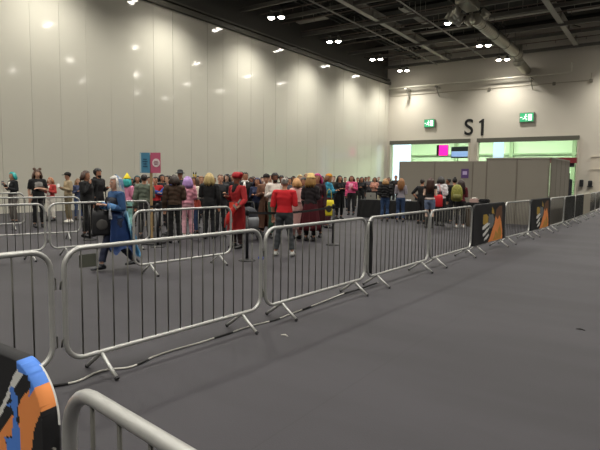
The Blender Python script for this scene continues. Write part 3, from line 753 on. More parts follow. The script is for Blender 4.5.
for i, (b0_, z) in enumerate(((43.5, 13.2), (40, 13.1), (36.5, 13.2), (33, 13.1), (29.5, 13.2), (26, 13.1), (22, 13.2))):
    bm = NB(); box(bm, (23, 0, 0), (46, .16, .22))
    for k in range(16): tube(bm, [(k * 2.8 + 1, 0, 0), (k * 2.8 + 2.2, .7 * (1 if k % 2 else -1), -.4)], .035, 6)
    place('purlin', bm, dark, (-22.2, b0_, z), 0, 'thin dark purlin with struts high in the roof, %s from the back wall' % ords[8 - i], 'purlin', 'purlins under the roof deck')
# pale service trays and conduits
for i, (a, b, L, w, rz, z, lb) in enumerate(((-14.6, 32.0, 5.2, .35, PI / 2, 12.35, 'pale cable tray running along the right side of the solid beam over the crowd'), (-15.9, 28.4, 3.8, .5, 0, 12.35, 'pale tray crossing above the nearest lamps, left end at the solid beam'),
        (-10.9, 30.6, 3.9, .6, 0, 12.35, 'wide pale tray left of the silver duct'), (-15.8, 38.3, 3.7, .5, 0, 12.35, 'pale tray between the two lamp rows, midway to the back wall'), (-10.9, 38.2, 3.9, .4, 0, 12.55, 'pale tray behind the end of the silver duct'),
        (-22, 31.2, 2.4, .5, 0, 12.35, 'short pale tray above the top of the panel wall'), (-15.9, 44.3, 3.8, .5, 0, 12.35, 'pale tray left of centre, close to the back wall'), (-6, 31.5, 2.4, .5, 0, 12.35, 'pale tray right of the silver duct'), (-6, 38.3, 2.4, .4, 0, 12.35, 'narrow pale tray right of the far solid beam'))):
    bm = NB(); box(bm, (L / 2, 0, 0), (L, w, .03)); box(bm, (L / 2, w / 2, .05), (L, .02, .12)); box(bm, (L / 2, -w / 2, .05), (L, .02, .12))
    for k in range(int(L / .9)): tube(bm, [(k * .9 + .4, 0, 0), (k * .9 + .4, 0, 13.84 - z)], .012, 5)
    place('service_tray', bm, steel_l, (a, b, z), rz, lb, 'cable tray', 'cable trays in the roof')
rr = random.Random(21)
for i in range(9):      # sprinkler mains with drops and raking braces
    b = 45.9 - i * 2.35
    bm = NB(); tube(bm, [(-22.1, b, 12.02 - .1), (22, b, 11.92)], .035, 7)
    for k in range(22): tube(bm, [(-21.5 + k * 2, b, 11.92), (-21.5 + k * 2, b, 11.72)], .02, 5)
    if abs((45.4 - b) / 3.35 - round((45.4 - b) / 3.35)) * 3.35 < .25: b -= .0
    o = obj('sprinkler_pipe', bm, mat('#6f6258', .6)); tag(o, 'thin sprinkler pipe crossing the roof, %s from the back wall' % ords[8 - i], 'pipe', 'sprinkler pipes of the roof')
# silver ducts
def duct(bm, L, r, zb=0, n=20):
    pts = []; rad = []
    k = int(L / .35)
    for i in range(k + 1):
        for d, q in ((-.02, r), (0, r * 1.04), (.02, r)):
            pts.append((i * L / k + d, 0, zb)); rad.append(q)
    tube(bm, pts, rad, n)
silver = mat('#a9a698', .35, .7, noise=.1)
t = thing('ventilation_duct', 'long silver spiral duct hanging under the roof with an open end', 'duct', (-9.75, 31.6, 10.85), PI / 2, 'silver ducts')
bm = NB(); duct(bm, 10.4, .34); obj('duct_body', bm, silver, t, True)
bm = NB(); tube(bm, [(10.3, 0, 0), (10.45, 0, 0), (10.55, 0, 0)], [.35, .39, .35], 20); obj('end_collar', bm, steel_l, t, True)
for k in range(4):
    bm = NB(); tube(bm, [(1 + k * 2.8, 0, .34), (1 + k * 2.8, 0, 1.6)], .015, 6); tube(bm, [(1 + k * 2.8, .355 * math.cos(q), .355 * math.sin(q)) for q in [2 * PI * i / 16 for i in range(16)]], .015, 5, closed=True); obj('hanger', bm, dark, t)
t = thing('ventilation_duct', 'short fat silver duct tube meeting the back wall pipe', 'duct', (-9.9, 42.9, 10.5), PI / 2 + .06, 'silver ducts')
bm = NB(); duct(bm, 3.6, .36); obj('duct_body', bm, silver, t, True)
bm = NB(); tube(bm, [(0, 0, .1), (-.2, 0, .5), (-.3, 0, 1.2)], .30, 16); obj('elbow', bm, silver, t, True)
t = thing('air_handling_unit', 'cluster of crumpled silver ductwork at the top of the picture', 'ventilation unit', (-9.7, 28.6, 11.0), PI / 2)
bm = NB(); box(bm, (1.3, 0, .3), (1.9, .8, .5), bev=.05); obj('casing', bm, silver, t)
for x in (.6, 2.0):
    bm = NB(); tube(bm, [(x, .3, .5), (x, .3, 2.84)], .02, 6); obj('hanger', bm, dark, t)
rr = random.Random(5)
for k in range(10):
    bm = NB(); a = rr.uniform(-.8, .8); x = .1 + k * .24
    tube(bm, [(x, a, -.1), (x + .1, a * 1.4, -.45), (x + .3, a * 1.2, -.5), (x + .4, a * .8, -.2)], [.11, .15, .15, .11], 12); obj('flexible_hose', bm, silver, t, True)
# pipe along the back wall
t = thing('wall_pipe', 'white pipe running along the top of the back wall with upturned end', 'pipe', (0, 0, 0))
bm = NB(); tube(bm, [(-22.2, BW - .5, 10.0), (-7.0, BW - .5, 10.0), (-6.75, BW - .5, 10.05), (-6.75, BW - .5, 10.75)], .07, 10); obj('pipe_run', bm, mat('#d8d4c6', .5), t, True)
for k in range(8):
    bm = NB(); tube(bm, [(-21 + k * 2, BW - .5, 10.0), (-21 + k * 2, BW + .02, 10.12)], .025, 6); obj('bracket', bm, steel_l, t)
t = thing('wall_conduit', 'thin conduit line across the back wall below the white pipe', 'conduit', (0, 0, 0))
bm = NB(); tube(bm, [(-22.2, BW - .03, 9.35), (-5.4, BW - .03, 9.35), (-5.4, BW - .03, 9.9)], .035, 6); obj('conduit_run', bm, mat('#a39c8a', .6), t)
for x in (-13.0, -8.0, -5.4):
    bm = NB(); box(bm, (x, BW - .08, 9.3), (.22, .16, .26), bev=.02); obj('junction_box', bm, mat('#7b766a', .6), t)
for i, (x, l) in enumerate(((-20.2, 'bracket arm on the back wall nearest the panel wall'), (-17.4, 'bracket arm on the back wall left of the wall number'), (-9.6, 'bracket arm on the back wall beside the duct'))):
    bm = NB(); box(bm, (0, -.55, 0), (.14, 1.1, .14)); tube(bm, [(0, -.95, -.03), (0, -.03, -.75)], .04, 6)
    place('wall_bracket', bm, steel_l, (x, BW, 9.75), 0, l, 'bracket', 'bracket arms under the roof')

# ---------------------------------------------------------------- lamps: twin high bays
LAMP_E = 24
LAMP_W = 1050
LAMP_ANG = 138
lampm = mat('#fff8ec', .5, emit=LAMP_E)
refl = mat('#8c8a80', .35, .6)
def make_lamp():
    t = thing('high_bay_lamp', '', 'lamp', (0, 0, 0), 0, 'twin high bay lamps in the roof')
    bm = NB(); box(bm, (0, 0, .42), (.95, .08, .08)); tube(bm, [(-.3, 0, .45), (-.3, 0, .95)], .015, 6); tube(bm, [(.3, 0, .45), (.3, 0, .95)], .015, 6); obj('mounting_bar', bm, dark, t)
    for s in (-1, 1):
        bm = NB(); rings_z(bm, [(.40, .09, .09), (.28, .10, .10), (.20, .15, .15), (.06, .21, .21), (.02, .22, .22)], 20, False)
        for v in bm.verts: v.co.x += s * .31
        h = obj('reflector', bm, refl, t, True)
        bm = NB(); rings_z(bm, [(.06, .19, .19), (.0, .17, .17), (-.05, .11, .11), (-.065, .03, .03)], 20)
        for v in bm.verts: v.co.x += s * .31
        obj('glowing_lens', bm, lampm, h, True)
    ld = bpy.data.lights.new('beam', 'SPOT'); ld.energy = LAMP_W; ld.spot_size = math.radians(LAMP_ANG); ld.spot_blend = 1.0; ld.shadow_soft_size = .25; ld.color = (1, .96, .87)
    lo = bpy.data.objects.new('beam', ld); C.objects.link(lo); lo.parent = t; lo.location = (0, 0, -.09)
    return t
lamp0 = None
rows = (('row beside panel wall', -20.0), ('second row', -11.5), ('third row', -3.0), ('fourth row', 5.5))
cols = (44.7, 39.4, 32.8, 26.1, 19.4, 12.7, 6.0, -.7, -7.4)
for ri, (rn, a) in enumerate(rows):
    for ci, b in enumerate(cols):
        lab = 'twin high bay lamp in %s, %s back from the far end' % (rn, ords[8 - ci])
        if lamp0 is None: lamp0 = make_lamp(); lamp0['label'] = lab; lamp0.location = (a, b, 11.15); lamp0.rotation_euler = (0, 0, .35)
        else: dup(lamp0, (a, b, 11.15), .35, lab)

# far room lights (tubes) and screens
for i, x in enumerate((-23, -18, -13, -8)):
    t = thing('strip_light', 'greenish strip light on the ceiling of the far room, %s from the left' % ['first', 'second', 'third', 'fourth'][i], 'lamp', (x, 53.5, 7.35), 0, 'strip lights of the far room')
    bm = NB(); box(bm, (0, 0, .06), (.4, 3.2, .1)); obj('housing', bm, steel_l, t)
    bm = NB(); box(bm, (0, 0, -.02), (.3, 3.0, .06)); obj('tube', bm, mat('#d4f0c8', .5, emit=170), t)
t = thing('banner_screen', 'glowing pink screen hanging in the far room', 'screen', (-17.6, 48.6, 4.3)); 
bm = NB(); box(bm, (0, .06, 0), (1.1, .1, 1.0)); obj('casing', bm, dark, t); bm = NB(); box(bm, (.12, 0, 0), (.84, .03, .96)); obj('display', bm, mat('#ff1f9c', .4, emit=.9), t)
t = thing('banner_screen', 'dark screen with pale blue band beside the pink screen', 'screen', (-15.9, 48.8, 4.1), -.1)
bm = NB(); box(bm, (0, .06, 0), (1.9, .12, 1.05)); obj('casing', bm, mat('#39424c', .5), t); bm = NB(); box(bm, (0, -.02, -.15), (1.8, .03, .5)); obj('display', bm, mat('#7f9cc8', .4, emit=.6), t)
bm = NB(); box(bm, (0, 0, 2.6), (1.75, .1, 5.2), bev=.02)
place('light_panel', bm, mat('#cfe6f2', .4, emit=.75), (-21.7 + .25, 48.2, 0), .1, 'tall glowing pale blue panel inside the left opening', 'light panel', None)
bm = NB(); box(bm, (0, 0, 2.6), (.9, .1, 5.2), bev=.02)
place('light_panel', bm, mat('#c4dcec', .4, emit=.6), (-13.0, 50.5, 0), .1, 'narrow glowing pale blue panel right of the dividing pillar', 'light panel', None)
t = thing('doorway_frame', 'dark red portal frame standing in the right opening', 'frame', (-6.9, 45.6, 0))
bm = NB(); box(bm, (-.35, 0, 1.65), (.28, .3, 3.3)); obj('post', bm, mat('#6e2028', .6), t)
bm = NB(); box(bm, (-1.9, 0, 1.6), (.2, .3, 3.2)); obj('post', bm, mat('#5a1c22', .6), t)
bm = NB(); box(bm, (-.5, 0, 3.2), (3.0, .32, .42)); obj('header', bm, mat('#7c242c', .6), t)
bm = NB(); box(bm, (.45, -.0, 2.95), (.8, .1, .55)); obj('black_panel', bm, mat('#15141a', .5), t)

# ---------------------------------------------------------------- signs on the back wall
def text_mesh(body, size, m, name, parent, loc, rot=(PI / 2, 0, 0), ext=.02, sx=1.0, off=0.0):
    cu = bpy.data.curves.new('t', 'FONT'); cu.body = body; cu.size = size; cu.extrude = ext; cu.align_x = 'CENTER'; cu.align_y = 'CENTER'; cu.offset = off
    o = bpy.data.objects.new('t', cu); C.objects.link(o)
    dg = bpy.context.evaluated_depsgraph_get(); me = bpy.data.meshes.new_from_object(o.evaluated_get(dg))
    bpy.data.objects.remove(o)
    r = link(name, me, m, parent); r.location = loc; r.rotation_euler = rot; r.scale = (sx, 1, 1)
    return r
t = thing('wall_number', 'large black S1 lettering on the back wall above the opening', 'sign', (-14.2, BW - .03, 6.1))
text_mesh('S', 1.95, mat('#0e0e0e', .6), 'letter', t, (-.45, 0, 0), sx=.95, off=.02)
bm = NB()
o_ = [(.62, -.70), (.84, -.70), (.84, .72), (.72, .72), (.40, .50), (.46, .37), (.62, .46)]
vs_ = [[bm.verts.new((x, y, z)) for x, z in o_] for y in (-.02, .02)]
bm.faces.new(vs_[0]); bm.faces.new(vs_[1][::-1])
for k in range(len(o_)): bm.faces.new((vs_[0][k], vs_[0][(k+1) % len(o_)], vs_[1][(k+1) % len(o_)], vs_[1][k]))
obj('digit', bm, mat('#0e0e0e', .6), t)
def exit_sign(a, z, w, h, label):
    t = thing('exit_sign', label, 'exit sign', (a, BW - .16, z), 0, 'green exit signs on the back wall')
    bm = NB(); box(bm, (0, .06, 0), (w, .14, h), bev=.02); obj('housing', bm, mat('#8e9484', .5), t)
    bm = NB(); box(bm, (0, -.02, 0), (w - .12, .03, h - .12)); f = obj('sign_face', bm, mat('#2f9c68', .4, emit=.45), t)
    bm = NB()   # white running figure through a doorway, and an arrow
    y = -.045
    box(bm, (.22 * w, y, 0), (.24 * w, .015, .62 * h))
    ell(bm, (-.06 * w, y, .26 * h), (.055 * h, .01, .075 * h), 10, 6)
    for p, q, r in (((-.07, .18), (-.10, -.02), .05), ((-.07, .14), (.03, .06), .03), ((-.07, .14), (-.17, .08), .03), ((-.10, -.02), (-.02, -.14), .035), ((-.02, -.14), (-.03, -.30), .03), ((-.10, -.02), (-.17, -.14), .035), ((-.17, -.14), (-.27, -.16), .03)):
        tube(bm, [(p[0] * w, y, p[1] * h), (q[0] * w, y, q[1] * h)], r * h, 6)
    obj('running_figure', bm, mat('#eefcf0', .4, emit=.9), t)
    bm = NB(); box(bm, (-.36 * w, y, .02 * h), (.14 * w, .012, .06 * h)); obj('arrow', bm, mat('#eefcf0', .4, emit=.9), t)
exit_sign(-18.2, 6.65, 1.02, .78, 'green running man exit sign left of the S1 lettering')
exit_sign(-9.9, 6.75, 1.15, .80, 'green running man exit sign right of the S1 lettering')
for i, (x, y) in enumerate(((582.3, 183), (589.5, 184.5))):
    t = thing('wall_speaker', ['tall black box on the wall right of the opening', 'squat dark box with flared base on the wall, beside the shutter'][i], 'speaker', (-5.62 if i == 0 else -5.02, BW - .16, 1.45))
    bm = NB()
    if i == 0: box(bm, (0, 0, 0), (.26, .26, .55), bev=.02)
    else: rings_z(bm, [(-.28, .24, .10), (-.16, .13, .10), (-.1, .15, .12), (.16, .15, .12), (.22, .10, .08)], 12)
    obj('cabinet', bm, mat('#15161a', .6), t)
    bm = NB(); box(bm, (0, .12, -.34), (.08, .07, .3)); obj('bracket_post', bm, mat('#b9b2a4', .6), t)
t = thing('equipment_stand', 'black equipment on a stand in front of the red portal frame', 'equipment', (-6.3, 44.2, 0))
bm = NB(); box(bm, (0, 0, 1.0), (.7, .5, 1.5), bev=.04); obj('case', bm, mat('#191a20', .6), t)
bm = NB(); box(bm, (0, 0, 1.95), (.35, .2, .5), bev=.02); obj('monitor', bm, mat('#101014', .5), t)
bm = NB(); box(bm, (0, 0, .12), (.8, .6, .24)); obj('base', bm, dark, t)

# ---------------------------------------------------------------- shell scheme partitions
pm = mat('#8b857a', .8, noise=.05, scale=1.5); pj = mat('#736b60', .6)
def partition(name, a0, b0_, a1, b1_, label, H=2.48, nmod=None):
    v = Vector((a1 - a0, b1_ - b0_, 0)); L = v.length; ang = math.atan2(v.y, v.x)
    t = thing(name, label, 'partition', (a0, b0_, 0), ang, 'grey shell partitions by the opening')
    n = nmod or max(1, round(L / 1.0)); d = L / n
    for i in range(n):
        bm = NB(); box(bm, ((i + .5) * d, 0, H / 2 - .02), (d - .05, .03, H - .04)); obj('infill_panel', bm, pm, t)
    for i in range(n + 1):
        bm = NB(); box(bm, (i * d, 0, H / 2), (.045, .045, H), bev=.008); obj('upright', bm, pj, t)
    bm = NB(); box(bm, (L / 2, 0, H - .02), (L, .05, .05)); obj('top_rail', bm, mat('#9c958a', .5), t)
    return t
partition('partition_wall', -11.0, 24.5, -5.6, 24.5, 'long grey partition behind the women at the table', nmod=3)
partition('partition_wall', -5.78, 20.9, -3.58, 20.9, 'front face of the grey partition box beside the barriers', nmod=2)
partition('partition_wall', -3.52, 20.93, -3.47, 24.7, 'side of the grey partition box receding towards the doorway', nmod=4)
t = thing('notice_poster', 'small purple poster high on the long grey partition', 'poster', (-7.75, 24.477, 1.92))
bm = NB(); box(bm, (0, 0, 0), (.34, .012, .42)); obj('sheet', bm, mat('#5a3f78', .6, noise=.2, scale=8), t)
bm = NB(); box(bm, (0, -.01, .02), (.2, .008, .16)); obj('pale_motif', bm, mat('#b9a8d0', .6), t)

# ---------------------------------------------------------------- crowd barriers
galv = mat('#b2b2af', .42, .45, noise=.12, scale=20, bump=.1)
galv_d = mat('#5b5a55', .5, .5, noise=.12, scale=20)
rubber = mat('#2a2a2c', .8)
def barrier(label, a, b, ang, L=2.26, nbar=None, cover=None, group='steel crowd barriers', plate=False, hook=True, rz_tilt=0.0):
    """a barrier that starts at (a, b) and runs along direction ang"""
    t = thing('crowd_barrier', label, 'barrier', (a, b, 0), ang, group)
    R, H, zb, r = .15, 1.08, .19, .0205
    pts = []
    def arc(cx, cz, a0, a1):
        for k in range(7):
            q = a0 + (a1 - a0) * k / 6; pts.append((cx + R * math.cos(q), 0, cz + R * math.sin(q)))
    arc(R, H - R, PI, PI / 2); arc(L - R, H - R, PI / 2, 0); arc(L - R, zb + R, 0, -PI / 2); arc(R, zb + R, -PI / 2, -PI)
    bm = NB(); tube(bm, pts, r, 12, closed=True, up=Vector((0, 1, 0))); obj('frame', bm, galv, t, True)
    n = nbar or 16; me = None
    for i in range(1, n):
        if me is None:
            bm = NB(); tube(bm, [(0, 0, zb), (0, 0, H)], .0065, 7); o = obj('upright_bar', bm, galv_d, t, True); me = o.data
        else:
            o = bpy.data.objects.new('upright_bar', me); C.objects.link(o); o.parent = t
        x = L * i / n
        o.location = (x, 0, 0)
    for x in (.30, L - .30):
        for s in (1, -1):
            bm = NB(); tube(bm, [(x, 0, zb - .005), (x, s * .11, .10), (x, s * .225, .018)], .017, 8); g = obj('foot', bm, galv, t, True)
            bm = NB(); tube(bm, [(x, s * .217, .024), (x, s * .232, .013)], .0195, 8); obj('rubber_tip', bm, rubber, g)
    if hook:
        for z in (.82, .36):
            bm = NB(); tube(bm, [(L, 0, z + .045), (L + .035, 0, z + .045), (L + .035, 0, z - .045), (L, 0, z - .045)], .006, 6); obj('loop', bm, galv_d, t, True)
            bm = NB(); tube(bm, [(0, 0, z + .01), (-.03, 0, z + .01), (-.035, 0, z - .05)], .007, 6); obj('hook', bm, galv_d, t, True)
    if plate:
        bm = NB(); box(bm, (L - .19 if plate < 0 else .205, .012, .97), (.145, .004, .105)); obj('name_plate', bm, mat('#63665a', .6), t)
    return t
def inpoly(x, y, P):
    c = False; n = len(P); j = n - 1
    for i in range(n):
        if (P[i][1] > y) != (P[j][1] > y) and x < (P[j][0] - P[i][0]) * (y - P[i][1]) / (P[j][1] - P[i][1]) + P[i][0]: c = not c
        j = i
    return c
def banner(parent, L, polys, mats, x0, x1, z0, z1, step, side, wave=.01, rail_highlight=False, cornerR=.17):
    """printed cloth laid over both sides of a barrier; polys = (material index, outline) in metres along x and z"""
    bm = NB(); nx = int((x1 - x0) / step); nz = int((z1 - z0) / step); GG = []; FM = {}; MID = {}
    def cell(i, k):
        x = x0 + (x1 - x0) * (i + .5) / nx; z = z0 + (z1 - z0) * (k + .5) / nz
        for cx, sg in ((x0 + cornerR, -1), (x1 - cornerR, 1)):
            if (x - cx) * sg > 0 and z > z1 - cornerR and math.hypot(x - cx, z - (z1 - cornerR)) > cornerR: return None
        return x, z
    inside = {(i, k) for i in range(nx) for k in range(nz) if cell(i, k)}
    for sd in (side, -side):
        G = {}
        def V(i, k):
            if (i, k) not in G:
                x = x0 + (x1 - x0) * i / nx; z = z0 + (z1 - z0) * k / nz
                y = .026 + wave * (.5 + .5 * math.sin(x * 9 + z * 4)) * (1 - ((z - z0) / (z1 - z0)) ** 3)
                for cx, sg in ((x0 + cornerR, -1), (x1 - cornerR, 1)):      # true round corners
                    dx, dz = x - cx, z - (z1 - cornerR); d = math.hypot(dx, dz)
                    if dx * sg > 0 and dz > 0 and d > cornerR - step * .75: x, z = cx + dx * cornerR / d, z1 - cornerR + dz * cornerR / d
                G[(i, k)] = bm.verts.new((x, sd * y, z))
            return G[(i, k)]
        for (i, k) in sorted(inside):
            x, z = cell(i, k)
            f = bm.faces.new((V(i, k), V(i + 1, k), V(i + 1, k + 1), V(i, k + 1)))
            if sd == side:
                for mi, P in polys:
                    if inpoly(x, z, P): f.material_index = mi
            if sd == side: FM[(i, k)] = f.material_index
        GG.append(G)
    A_, B_ = GG
    for (i, k) in sorted(inside):        # the cloth folds over the rail along the top and the ends
        for di, dk, p, q in ((-1, 0, (i, k), (i, k + 1)), (1, 0, (i + 1, k), (i + 1, k + 1)), (0, 1, (i, k + 1), (i + 1, k + 1))):
            if (i + di, k + dk) not in inside:
                for e_ in (p, q):
                    if e_ not in MID:
                        v_ = A_[e_].co.copy(); v_.y *= -.6; MID[e_] = bm.verts.new(v_ + Vector((di * .006, 0, .006)))
                bm.faces.new((A_[p], A_[q], MID[q], MID[p])).material_index = FM[(i, k)]
                zc_ = A_[p].co.z; xc_ = A_[p].co.x
                bm.faces.new((MID[p], MID[q], B_[q], B_[p])).material_index = 3 if rail_highlight and xc_ > x1 - .12 and z1 - .19 < zc_ < z1 - .02 else FM[(i, k)]  # rounded rail's highlight painted white on the back of the fold
    obj('banner_cloth', bm, mats, parent, True)
black_c = mat('#17171a', .75, noise=.2, scale=3); orange_c = mat('#ee9350', .7, noise=.12, scale=3); blue_c = mat('#4f84dc', .7); white_c = mat('#dcdcd8', .7)
yellow_c = mat('#b08f34', .7, noise=.2, scale=9); greyb_c = mat('#6d7276', .7, noise=.2, scale=9); brown_c = mat('#6c4a34', .75, noise=.25, scale=7); tan_c = mat('#c08a3c', .7, noise=.25, scale=9)
BM = [black_c, orange_c, blue_c, white_c, yellow_c, greyb_c, brown_c, tan_c]
row_a = lambda b: np.interp(b, [0, 2.3, 5, 8, 11, 14, 17, 20, 25, 36], [-3.99, -3.83, -3.66, -3.57, -3.50, -3.36, -3.18, -3.04, -2.98, -3.0])
names_row = {
 0: 'crowd barrier at the left edge of the photo, hooked to its neighbour',
 1: 'crowd barrier with a small olive plate on its bars, nearest the cable bend',
 2: 'crowd barrier in front of the man in the red t-shirt',
 3: 'crowd barrier in front of the black table, dark strip tied at its near post',
 4: 'crowd barrier in front of woman in denim shorts',
 5: 'crowd barrier wearing the nearer black banner with orange print',
 6: 'bare crowd barrier between the two black and orange banners',
 7: 'crowd barrier wearing the farther black banner with orange print',
 8: 'bare crowd barrier beside the partition box, just past the farther banner',
 9: 'crowd barrier covered in dark netting, first beyond the partition box corner',
 10: 'crowd barrier covered in dark netting, second beyond the partition box corner',
 11: 'crowd barrier with pale tan cover sheet near the back wall',
 12: 'bare crowd barrier just beyond the pale tan cover, near back wall',
 13: 'last crowd barrier of the long row, closest to back wall'}
blogo = [
 (6, [(1.25, .25), (1.55, .95), (1.75, 1.02), (1.98, 1.02), (2.02, .25)]),
 (1, [(.95, .17), (1.15, .30), (1.30, .52), (1.42, .62), (1.52, .78), (1.66, .70), (1.80, .80), (1.95, .62), (2.06, .40), (2.08, .17)]),
 (7, [(1.35, .22), (1.55, .45), (1.68, .36), (1.85, .56), (2.0, .34), (1.95, .22)]),
 (4, [(.58, .66), (.60, .86), (.86, .86), (.98, .80), (.96, .66), (.80, .60)]),
 (5, [(1.00, .62), (.98, .86), (1.28, .84), (1.42, .72), (1.30, .56), (1.12, .50)]),
 (4, [(1.18, .88), (1.22, 1.02), (1.34, .94), (1.40, .84)]),
 (3, [(.56, .52), (.58, .60), (.90, .66), (1.12, .64), (.92, .57), (.70, .53)]),
 (3, [(.62, .36), (.60, .42), (.90, .52), (1.12, .56), (.96, .45), (.76, .39)]),
 (3, [(.70, .26), (.72, .31), (1.02, .40), (1.10, .36), (.90, .29)])]
for i in range(14):
    b = 2.33 * i - .02 if i else -.05
    b1 = b + 2.26
    a0, a1 = float(row_a(b)), float(row_a(b1))
    if i >= 10: b += (i - 9) * .04
    t = barrier(names_row[i], a0, b, math.atan2(b1 - b, a1 - a0), plate=(1 if i == 1 else 0))
    if i in (5, 7): banner(t, 2.26, blogo, BM, -.02, 2.28, .20, 1.105, .02, -1)
    if i in (9, 10):
        bm = NB()
        for k in range(46): box(bm, (.06 + k * .0476, -.028, .64), (.022, .003, .86))
        for k in range(18): box(bm, (1.13, -.030, .23 + k * .048), (2.16, .003, .012))
        obj('netting', bm, mat('#2c2d2b', .9), t)
    if i == 11: banner(t, 2.26, [], [mat('#a39c8c', .8)], -.02, 2.28, .2, 1.105, .04, -1)
    if i == 3:
        bm = NB(); tube(bm, [(.045 + .012 * math.sin(k), .0, .25 + .78 * k / 12) for k in range(13)], [(.03, .05)] * 13, 8, up=Vector((0, 1, 0))); obj('tied_strip', bm, mat('#131314', .85), t, True)
# connected short row across the foreground
barrier_f = barrier('foreground crowd barrier with bare curved top rail, lower left of the photo', -1.355, .82, -.135, group='steel crowd barriers')
tb = barrier('foreground crowd barrier draped in black, blue and orange banner', -3.725, .84, -.01, group='steel crowd barriers')
def gp(x, y):   # photo point -> (along, height) on that barrier's face
    u, v = (x - 300) / F, (y - 225) / F
    a, b = cr * u + sr * v, -sr * u + cr * v
    right, down, fwd = a, cp * b + sp, -sp * b + cp
    A, B = right * cy_ - fwd * sy_, right * sy_ + fwd * cy_
    s = .787 / B
    return (A * s + 3.725, EYE - down * s)
Z5 = lambda L_: [gp(x / 4.09, 340 + y / 4.09) for x, y in L_]
art = [
 (3, Z5([(75, 105), (105, 112), (80, 150), (55, 190), (35, 225), (0, 305), (-80, 420), (-90, 400), (0, 270), (35, 180), (50, 140)])),
 (1, Z5([(65, 275), (90, 228), (120, 200), (160, 180), (197, 236), (160, 300), (135, 360), (122, 460), (70, 560), (40, 560), (70, 360), (72, 330)])),
 (1, Z5([(45, 305), (20, 345), (-10, 380), (-40, 460), (25, 470), (15, 400), (45, 395), (60, 345)])),
 (2, Z5([(100, 150), (58, 122), (66, 20), (190, 30), (190, 140), (178, 182), (140, 200), (108, 243), (118, 190), (112, 150)])),
 (2, Z5([(18, 270), (42, 255), (30, 200), (44, 190), (52, 215), (68, 240), (62, 290), (60, 335), (76, 372), (78, 460), (60, 560), (30, 520), (22, 430), (10, 402), (42, 402), (44, 350), (50, 300), (38, 275)])),
 (2, Z5([(92, 100), (200, 100), (200, 172), (112, 172)])),
 (3, Z5([(160, 120), (167, 120), (224, 272), (217, 274), (196, 232), (175, 182)])),  # not print: thin highlight along the curved rail, painted in white
]
banner(tb, 2.26, art, BM, 1.25, 2.285, .2, 1.108, .007, -1, wave=.004, cornerR=.175, rail_highlight=True)
# queue lanes further in
barrier('crowd barrier of the queue lane between the blue costume and red costume', -7.05, 5.47, math.radians(85), L=2.12)
barrier('crowd barrier just behind the blue costumed person', -9.95, 5.72, math.radians(84), nbar=16)
barrier('crowd barrier behind the left-edge barrier, its end in front of bun-haired person', -10.05, 3.36, math.radians(87))
barrier('crowd barrier in front of the person in the beige jacket', -13.05, 5.78, math.radians(72))
barrier('farthest crowd barrier of the queue, below the teal-haired person', -16.2, 6.05, math.radians(76))

# ---------------------------------------------------------------- belt posts
def belt_post(label, px, py, base='#141416'):
    q = at(px, py); t = thing('belt_post', label, 'queue post', q, 0, 'black retractable belt posts')
    bm = NB(); rings_z(bm, [(0, .175, .175), (.012, .175, .175), (.03, .15, .15), (.045, .05, .05)], 28); obj('base', bm, mat(base, .5), t, True)
    bm = NB(); tube(bm, [(0, 0, .03), (0, 0, .93)], .032, 14); obj('pole', bm, mat('#17171a', .35), t, True)
    bm = NB(); tube(bm, [(0, 0, .90), (0, 0, .995), (0, 0, 1.01)], [.04, .04, .03], 14); obj('belt_cassette', bm, mat('#101012', .5), t, True)
    return q
pA = belt_post('black belt post left of the man in red t-shirt', 247, 260.5)
pB = belt_post('black belt post beside the large person in black', 90, 240)
pC = belt_post('black belt post right of the wooden sign pole', 158, 247)
pD = belt_post('black belt post right of the maroon skirt', 333, 245)
for P0, P1, lb in ((pA, pD, 'black belt stretched between posts behind the man in red'), (pB, pC, 'black belt stretched behind the sign pole between two posts')):
    bm = NB(); v = P1 - P0; L = v.length; n = 16; u = v.normalized()
    prev = None
    for k in range(n + 1):
        s = .05 + (L - .1) * k / n; zc = .945 - .06 * 4 * (k / n) * (1 - k / n)
        nrm = Vector((-u.y, u.x, 0)) * .0015
        c = P0 + u * s
        row = [bm.verts.new(c + nrm + Vector((0, 0, zc + .025))), bm.verts.new(c - nrm + Vector((0, 0, zc + .025))), bm.verts.new(c - nrm + Vector((0, 0, zc - .025))), bm.verts.new(c + nrm + Vector((0, 0, zc - .025)))]
        if prev:
            for i in range(4): bm.faces.new((prev[i], prev[(i+1) % 4], row[(i+1) % 4], row[i]))
        else: bm.faces.new(row)
        prev = row
    bm.faces.new(prev)
    tag(obj('queue_belt', bm, mat('#111113', .8)), lb, 'belt', 'retractable queue belts')
bm = NB(); ell(bm, (0, 0, .04), (.07, .06, .045), 14, 8); ell(bm, (.05, .01, .035), (.05, .05, .035), 12, 8)
o = obj('crumpled_bag', bm, mat('#2b49b8', .6)); o.location = at(255, 259.5) + Vector((0.12, 0.05, 0)); tag(o, 'small crumpled blue bag on the floor by a belt post base', 'bag')

